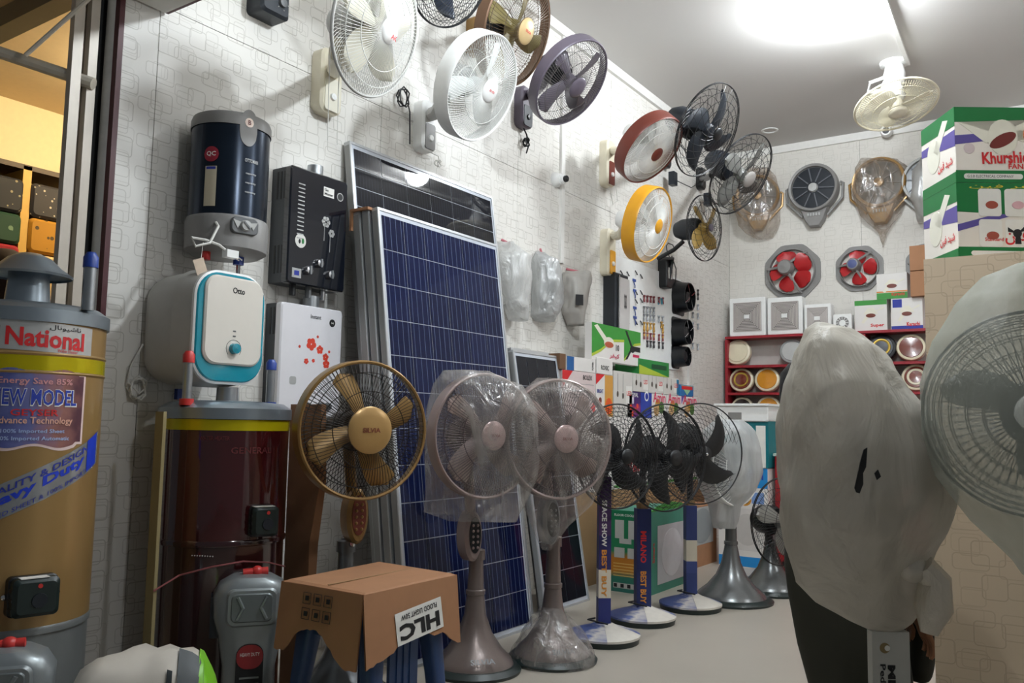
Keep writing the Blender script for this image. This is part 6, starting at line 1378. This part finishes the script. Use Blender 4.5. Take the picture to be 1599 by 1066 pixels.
# ================================================================== STACKED FAN BOXES ON THE PARTITION
KG = mat('khurshid_green', (20, 112, 56), .4); KP = mat('khurshid_violet', (92, 80, 150), .4); KW = mat('gloss_white_carton', (232, 224, 214), .22, coat=.5, var=.02)
ph = math.radians(33); fn_ = Vector((math.sin(ph), -math.cos(ph), 0)); fr_ = Vector((math.cos(ph), math.sin(ph), 0))
cor = ony(1497, 395, 3.06); z0 = pz + .003; hb = (ony(1492, 167, 3.06).z - z0) / 2
FP = 'fan boxes stacked on the partition'
struct('trim_15', MB().box((px0 + .62, PY + .42, pz - .02), (1.2, .76, .036)), mat('ledge_wood', (176, 150, 118), .6), 'ledge behind the partition carrying the fan boxes')
for k in range(2):
    zc = z0 + hb * k + (.001 if k else 0); Wk, Dk = .62, .235
    c = Vector((cor.x, cor.y, zc + hb / 2)) + fr_ * (Wk / 2) - fn_ * .0
    t = thing('ceiling_fan_box', ['lower green white fan box with four small pictures on the partition', 'upper green white fan box with large red lettering on the partition'][k], 'carton', c - Vector((0, 0, hb / 2)), FP)
    M = frame(c, fn_)
    MB().prism([(-Wk / 2, -hb / 2), (Wk / 2, -hb / 2), (Wk / 2, hb / 2), (-Wk / 2, hb / 2)], -Dk, 0, M, .002).build('box', KW, t, 0)
    L_ = -Wk / 2
    MB().prism([(L_, hb * .5), (L_, hb * (.30 if k else .12)), (L_ + .2, hb * (.33 if k else .08)), (Wk / 2, hb * .4), (Wk / 2, hb * .5)], 0, .001, M).build('green_print', KG, t, 0)
    MB().prism([(L_, -hb * .5), (Wk / 2, -hb * .5), (Wk / 2, -hb * .34), (L_, -hb * .34)], 0, .001, M).build('green_print', KG, t, 0)
    MB().prism([(L_, hb * (.12 if k else -.05)), (L_, hb * (.0 if k else -.14)), (L_ + .2, hb * .10), (Wk / 2, hb * .1), (Wk / 2, hb * .30), (L_ + .22, hb * .2)], 0, .0008, M).build('violet_print', KP, t, 0)
    if k:
        MB().prism([(L_ + .01, hb * .30), (L_ + .10, hb * .02), (L_ + .15, hb * .16), (L_ + .26, hb * .36), (L_ + .42, hb * .24), (L_ + .36, hb * .12), (L_ + .24, hb * .02)], 0, .0014, M).build('printed_fan', IVORY, t, 0)
        MB().prism(circle(.048, 28, L_ + .155, hb * .10, .060), 0, .0018, M).build('printed_hub', IVORY, t, 0)
        MB().prism([(L_ + .155 + .043 * math.cos(a) , hb * .06 + .022 * math.sin(a) + .018 * math.cos(a)) for a in [i * PI / 12 for i in range(24)]], 0, .0024, M).build('printed_hub', mat('hub_brown', (112, 40, 34), .4), t, 0)
        letter('Khurshid', plane_fn(M, L_ + .16, -hb * .17, .15, hb * .16, .002, rot=.04), REDINK, t, bold=.03); letter('FANS', plane_fn(M, L_ + .20, -hb * .285, .06, hb * .07, .002), REDINK, t)
        patch(M, L_ + .12, -hb * .42, .19, hb * .07, PAPER, t, 'company_strip', .0018, .008); letter('G.S.B ELECTRICAL COMPANY', plane_fn(M, L_ + .11, -hb * .42, .15, hb * .035, .0026), INK, t, bold=0)
        disc(M, L_ + .25, hb * .14, .030, mat('copper_rosette', (206, 130, 90), .4), t, 'rosette', .002); letter('NAKO', plane_fn(M, L_ + .262, hb * .31, .04, .016, .003), WHITEINK, t)
        disc(M, L_ + .045, -hb * .05, .018, mat('seal_pale', (206, 190, 190), .5), t, 'seal', .0016)
    else:
        for i in range(2):
            for j in range(2):
                pcx, pcz = L_ + .105 + i * .085, hb * (.28 - j * .40) - .01
                pb = patch(M, pcx, pcz, .074, hb * .36, PAPER, t, 'picture', .0016, .01)
                if i and j:
                    MB().prism(circle(.014, 16, pcx, pcz), 0, .003, M).prism([(pcx, pcz), (pcx - .03, pcz + .02), (pcx - .03, pcz + .005)], 0, .0026, M).prism([(pcx, pcz), (pcx + .03, pcz + .03), (pcx + .034, pcz + .012)], 0, .0026, M).prism([(pcx - .006, pcz), (pcx - .008, pcz - .035), (pcx + .012, pcz - .035), (pcx + .008, pcz)], 0, .0026, M).build('printed_fan', INK, pb, 0)
                else: disc(M, pcx + .006, pcz - .008, .020, (mat('hub_brick', (160, 76, 60), .4), mat('hub_pink', (214, 170, 176), .4))[i], pb, 'printed_hub', .003, .013)
        letter('\uFEE6\uFBFF\uFED3 \uFEAA\uFBFF\uFEB7', plane_fn(M, L_ + .235, -hb * .2, .17, hb * .2, .002, rot=.04), REDINK, t, bold=.02)
        letter('Standard', plane_fn(M, L_ + .115, -hb * .24, .06, .012, .002), REDINK, t); patch(M, L_ + .14, -hb * .42, .2, hb * .06, PAPER, t, 'company_strip', .0018, .008)
        letter('\uFEE6\uFBFF\uFED3 \uFEAE\uFED4\uFEF4\uFEDB', plane_fn(M, L_ + .17, hb * .45, .26, hb * .06, .002), mat('yellow_ink', (226, 206, 70), .5), t, bold=0)
    # short left face print
    Ms = frame(c - fr_ * (Wk / 2) - fn_ * (Dk / 2), -fr_)
    MB().prism([(-Dk / 2, hb * .5), (Dk / 2, hb * .5), (Dk / 2, hb * .25), (-Dk / 2, hb * .28)], 0, .001, Ms).build('green_print', KG, t, 0)
    MB().prism([(-Dk / 2, -hb * .5), (Dk / 2, -hb * .5), (Dk / 2, -hb * .36), (-Dk / 2, -hb * .36)], 0, .001, Ms).build('green_print', KG, t, 0)
    MB().prism([(-Dk / 2, hb * .2), (Dk / 2, hb * .2), (Dk / 2, -hb * .02), (-Dk / 2, hb * .1)], 0, .0008, Ms).build('violet_print', KP, t, 0)
    MB().prism(circle(.045, 24, -.03, hb * .02, .06), 0, .0014, Ms).prism([(-.03, hb * .08), (.04, hb * .42), (.075, hb * .38), (.0, hb * .0)], 0, .0014, Ms).build('printed_fan', IVORY, t, 0)
    letter('\uFEE6\uFBFF\uFED3 \uFEAA\uFBFF\uFEB7', plane_fn(Ms, .05, -hb * .2, .10, .035, .002), REDINK, t)
# ================================================================== FOREGROUND BAGGED FANS
GB = 'large bagged pedestal fans by the partition'
pos = at(1338, 712, 2.22); n = Vector((-.42, -.91, .0))
t = thing('pedestal_fan', 'large pedestal fan knotted in a milky torn bag beside the partition', 'fan', (pos.x + .13, pos.y + .10, 0), GB)
M, b0 = fan_head(t, pos, n, .40, WIREB, GREYM, .05, 3, GREYBL, 'wide', LGREY, .17, 70, .1, (.5, .8), DGREEN, .0015, mot_l=.22, mot_r=.09)
bs = at(1392, 1040, 2.22); bs.z = 0
Mv = T((bs.x, bs.y, 0)) @ VZ
MB().lathe([(0, .001), (0, .2), (.02, .2), (.035, .18), (.06, .05), (.08, .03), (.6, .03), (.6, .001)], 40, Mv).build('base', DGREEN, t)
MB().tube([(bs.x, bs.y, .55), (bs.x, bs.y, pos.z - .15), M @ Vector((b0 - .1, 0, -.06))], .022, 10).build('pole', GREYM, t)
dl_ = 2.17
Ml = frame(at(1392, 1040, dl_), (Vector((-FW.x, -FW.y, 0))).normalized())
lb_ = MB().prism([(-.048, -.26), (.048, -.26), (.048, .085), (-.048, .085)], -.03, 0, Ml).build('card_sleeve', mat('sleeve_card', (188, 188, 182), .55), t, 0)
letter('MISTY', plane_fn(Ml, .0, -.062, .13, .020, .001, rot=-PI / 2), INK, lb_, bold=.05); letter('Pedestal Fan', plane_fn(Ml, -.022, -.075, .16, .014, .001, rot=-PI / 2), INK, lb_)
disc(Ml, -.016, .045, .013, mat('gold_seal', (140, 120, 80), .5), lb_, 'seal', .001); disc(Ml, -.010, .045, .007, PAPER, lb_, 'seal', .002)
bag(t, [(504, 1276, 1300, .02), (516, 1258, 1328, .07), (545, 1247, 1356, .12), (600, 1236, 1398, .17), (650, 1232, 1440, .20), (700, 1229, 1462, .22), (760, 1227, 1462, .22), (820, 1229, 1456, .20), (870, 1236, 1444, .16), (915, 1246, 1436, .10), (945, 1282, 1432, .07), (970, 1330, 1415, .05), (988, 1368, 1392, .02)], 2.22, FILM2, n=72, amp=.024, seed=1.5, freq=8.)
k_ = at(1425, 885, 2.10); KN = film('bag_knot', (214, 206, 190), .96, .03, .4, 18, .4)
MB().ball(k_, (.036, .036, .038), 16, 10).build('bag_knot', KN, t); MB().tube([k_ + Vector((.02, 0, .01)), k_ + Vector((.045, .03, -.03)), k_ + Vector((.04, .03, -.10)), k_ + Vector((.03, .02, -.16))], .03, 10, rads=[.03, .038, .045, .02]).build('bag_tail', KN, t)
MB().prism([(.012, .055), (.004, .05), (-.004, .02), (-.010, -.01), (-.016, -.04), (-.012, -.05), (-.004, -.052), (.004, -.03), (.003, -.005), (.010, .01)], 0, .003, frame(at(1345, 735, 1.985), -FW)).prism([(.03, -.005), (.038, .004), (.045, -.012), (.036, -.02)], 0, .003, frame(at(1345, 735, 1.985), -FW)).build('bag_tear', BLACK, t, 0)
# right hand fan under a pale veil
pos, n = at(1618, 645, 1.90), Vector((.05, -1, .0))
t = thing('pedestal_fan', 'large pedestal fan under a pale veil of plastic before the partition', 'fan', (pos.x + .1, pos.y + .1, 0), GB)
M, b0 = fan_head(t, pos, n, .46, WIREB, None, .04, 3, GREYBL, 'wide', WHITE, .16, 60, .1, (.3, .45, .6, .75, .84, .9, .95), DGREEN, .0013)
MB().lathe([(0, .001), (0, .22), (.03, .22), (.05, .18), (.08, .04), (.3, .028), (pos.z - .15, .026), (pos.z - .15, .001)], 36, T((pos.x + .16, pos.y + .16, 0)) @ VZ).build('stand', GREYM, t)
MB().tube([(pos.x + .16, pos.y + .16, pos.z - .2), M @ Vector((b0 - .08, 0, 0))], .024, 10).build('neck', GREYM, t)
bag(t, [(412, 1585, 1640, .03), (430, 1540, 1690, .08), (470, 1503, 1725, .13), (530, 1470, 1752, .16), (600, 1456, 1775, .20), (680, 1457, 1775, .20), (750, 1482, 1752, .18), (820, 1535, 1700, .14), (880, 1595, 1650, .08), (900, 1605, 1640, .05)], 1.90, FILM5, n=56, amp=.006, seed=7., freq=5.)
# ================================================================== SEATED MAN BEHIND THE BAGGED FAN
def person():
    d = 3.0; R1 = Vector((RT.x, RT.y, 0)).normalized(); F1 = Vector((FW.x, FW.y, 0)).normalized(); R2 = R1.copy(); F2 = F1.copy()
    o0 = at(1306, 900, d); o0.z = 0
    def P(r, f, z): return o0 + R2 * r + F2 * f + Vector((0, 0, z))          # r: to the right, f: away
    hip = P(-.05, 0, .50)
    t = thing('person', 'seated man in dark olive clothes behind the bagged fan', 'person', o0)
    me = bpy.data.meshes.new('body'); V = []; Ed = []; Rd = []
    def v(p, r): V.append(tuple(WM[t].inverted() @ p)); Rd.append(r); return len(V) - 1
    def chain(a, lst):
        for p, r in lst: b = v(p, r); Ed.append((a, b)); a = b
        return a
    root = v(hip, (.15, .13))
    chest = chain(root, [(P(-.05, 0, .64), (.15, .12)), (P(-.03, 0, .80), (.165, .12)), (P(-.01, 0, .92), (.15, .11))])
    neck = chain(chest, [(P(-.04, 0, .99), (.06, .06)), (P(-.06, 0, 1.05), (.052, .052))])
    for s_ in (-1, 1):
        k = chain(root, [(P(.08, s_ * .10, .49), (.095, .09)), (P(.30, s_ * .11, .47), (.08, .078)), (P(.36, s_ * .11, .42), (.07, .07))])
        chain(k, [(P(.35, s_ * .11, .25), (.058, .058)), (P(.33, s_ * .11, .09), (.045, .045))])
        sh_ = chain(chest, [(P(.0, s_ * .18, .90), (.06, .06)), (P(.06, s_ * .22, .76), (.05, .05)), (P(.12, .20, .66) if s_ > 0 else at(1390, 850, 2.82), (.05, .05))])
    me.from_pydata(V, Ed, []); ob = bpy.data.objects.new('body', me); COL.objects.link(ob); ob.parent = t; WM[ob] = WM[t]
    sk = ob.modifiers.new('Skin', 'SKIN'); sk.use_smooth_shade = True
    for i, r in enumerate(Rd): me.skin_vertices[0].data[i].radius = r if hasattr(r, '__len__') else (r, r)
    me.skin_vertices[0].data[0].use_root = True
    ob.modifiers.new('Subd', 'SUBSURF').levels = 2; ob.modifiers['Subd'].render_levels = 2; me.materials.append(CLOTH)
    # loose shirt skirt falling from the hips
    rows = []
    for z_, rr, cx_, dp_ in ((.66, .15, -.02, .14), (.52, .18, .005, .16), (.42, .195, .03, .17), (.25, .19, .055, .17), (.10, .18, .085, .16), (.01, .175, .095, .155)):
        rows.append([o0 + R1 * (cx_ + rr * math.cos(a) * (1 + .04 * math.sin(6 * a))) + F1 * (.02 + dp_ * math.sin(a) * (1 + .05 * math.sin(5 * a))) + Vector((0, 0, z_)) for a in [2 * PI * i / 32 for i in range(32)]])
    MB().loft(rows).build('shirt_tail', CLOTH, t, 80)
    # head
    hc = P(-.075, 0, 1.125); hd = MB(); rows = []
    prof = [(-.115, .02, .0), (-.10, .05, .02), (-.06, .066, .012), (-.02, .074, .004), (.03, .078, -.004), (.07, .072, -.01), (.10, .048, -.012), (.115, .012, -.012)]
    for z_, r_, off in prof: rows.append([hc + R2 * (off + r_ * 1.18 * math.cos(a)) + F2 * (r_ * math.sin(a)) + Vector((0, 0, z_)) for a in [2 * PI * i / 24 for i in range(24)]])
    h_ = hd.loft(rows).build('head', SKIN, t, 80)
    MB().loft([[hc + R2 * (.085 + dx) + F2 * dy + Vector((0, 0, z_)) for dx, dy in ((0, -w_), (dp_, 0), (0, w_), (-.02, 0))] for z_, w_, dp_ in ((.02, .006, .006), (-.015, .011, .022), (-.025, .012, .014))]).build('nose', SKIN, h_)
    for s_ in (-1, 1):
        MB().ball(hc + R2 * .078 + F2 * (s_ * .030) + Vector((0, 0, .015)), .010, 10, 8).build('eye', WHITE, h_); MB().ball(hc + R2 * .0855 + F2 * (s_ * .031) + Vector((0, 0, .015)), .0045, 8, 6).build('pupil', BLACK, h_)
        MB().ball(hc + R2 * -.005 + F2 * (s_ * .076) + Vector((0, 0, -.005)), (.016, .012, .028), 10, 8).build('ear', SKIN, h_)
    MB().tube([hc + R2 * .080 + F2 * -.022 + Vector((0, 0, -.052)), hc + R2 * .086 + Vector((0, 0, -.05)), hc + R2 * .080 + F2 * .022 + Vector((0, 0, -.052))], .006, 6).build('mouth', mat('lips', (110, 60, 50), .5), h_)
    rows = []
    for z_, r_, off in ((-.05, .072, -.03), (-.02, .080, -.022), (.03, .086, -.014), (.075, .082, -.014), (.11, .058, -.014), (.13, .014, -.014)):
        rows.append([hc + R2 * (off + r_ * (1.16 if math.cos(a) < 0 else .80) * math.cos(a)) + F2 * (r_ * math.sin(a)) + Vector((0, 0, z_ + (.04 if (math.cos(a) > .3 and z_ < .04) else 0))) for a in [2 * PI * i / 24 for i in range(24)]])
    MB().loft(rows).build('hair', HAIR, h_, 80)
    # forearms and hands resting before the knees
    for s_ in (-1, 1):
        e = P(.12, s_ * .20, .66); w_ = at(1400, 930, 3.10) if s_ > 0 else at(1431, 952, 2.86)
        if s_ < 0: e = at(1390, 850, 2.82)
        MB().tube([e, e.lerp(w_, .3), e.lerp(w_, .7), w_], .04, 12, rads=[.045, .044, .034, .027]).build('forearm', SKIN, t)
        dn = Vector((0, 0, -1)); fwd = (R2 * .35 + dn).normalized()
        hnd = MB().loft([[w_ + fwd * q_ + F2 * (a * wd) + R2 * (b * .013) for a, b in rrect(2, 2, .7, n=3)] for q_, wd in ((-.01, .024), (.03, .036), (.075, .040), (.095, .037))]).build('hand', SKIN, t)
        for k in range(4):
            b = w_ + fwd * .09 + F2 * ((k - 1.5) * .0195); ln = (.066, .078, .074, .058)[k]
            MB().tube([b, b + fwd * ln * .45 + R2 * .004, b + fwd * ln * .8 - R2 * .006, b + fwd * ln - R2 * .016], .008, 8, rads=[.009, .0088, .008, .006]).build('finger', SKIN, hnd)
        b = w_ + fwd * .03 + F2 * (-s_ * .034); MB().tube([b, b + fwd * .03 + F2 * (-s_ * .018) + R2 * .008, b + fwd * .058 + F2 * (-s_ * .020) + R2 * .014], .009, 8, rads=[.012, .010, .007]).build('thumb', SKIN, hnd)
    for s_ in (-1, 1):
        f0 = P(.33, s_ * .11, .0)
        MB().loft([[f0 + R2 * x_ + F2 * (a * wd) + Vector((0, 0, max(0.002, zc + b * hz))) for a, b in rrect(2, 2, .8, n=3)] for x_, wd, zc, hz in ((-.06, .032, .035, .033), (.02, .04, .04, .04), (.11, .045, .028, .026), (.18, .03, .018, .016))]).build('shoe', BLACK, t)
    # stool
    c = P(.09, .0, 0) + F1 * .02
    st = thing('plastic_stool', 'dark blue plastic stool under the seated man', 'stool', c)
    MB().loft([[c + R2 * a * k + F2 * b * k + Vector((0, 0, z_)) for a, b in rrect(.20, .20, .05)] for z_, k in ((.33, 1.05), (.355, 1.), (.365, .95))]).build('seat', BLUESTOOL, st)
    for sx in (-1, 1):
        for sy in (-1, 1): MB().loft([[c + R2 * (sx * o_ + a) + F2 * (sy * o_ + b) + Vector((0, 0, z_)) for a, b in rrect(w_, w_, .012, n=3)] for z_, o_, w_ in ((0, .09, .035), (.34, .07, .045))]).build('leg', BLUESTOOL, st)
person()
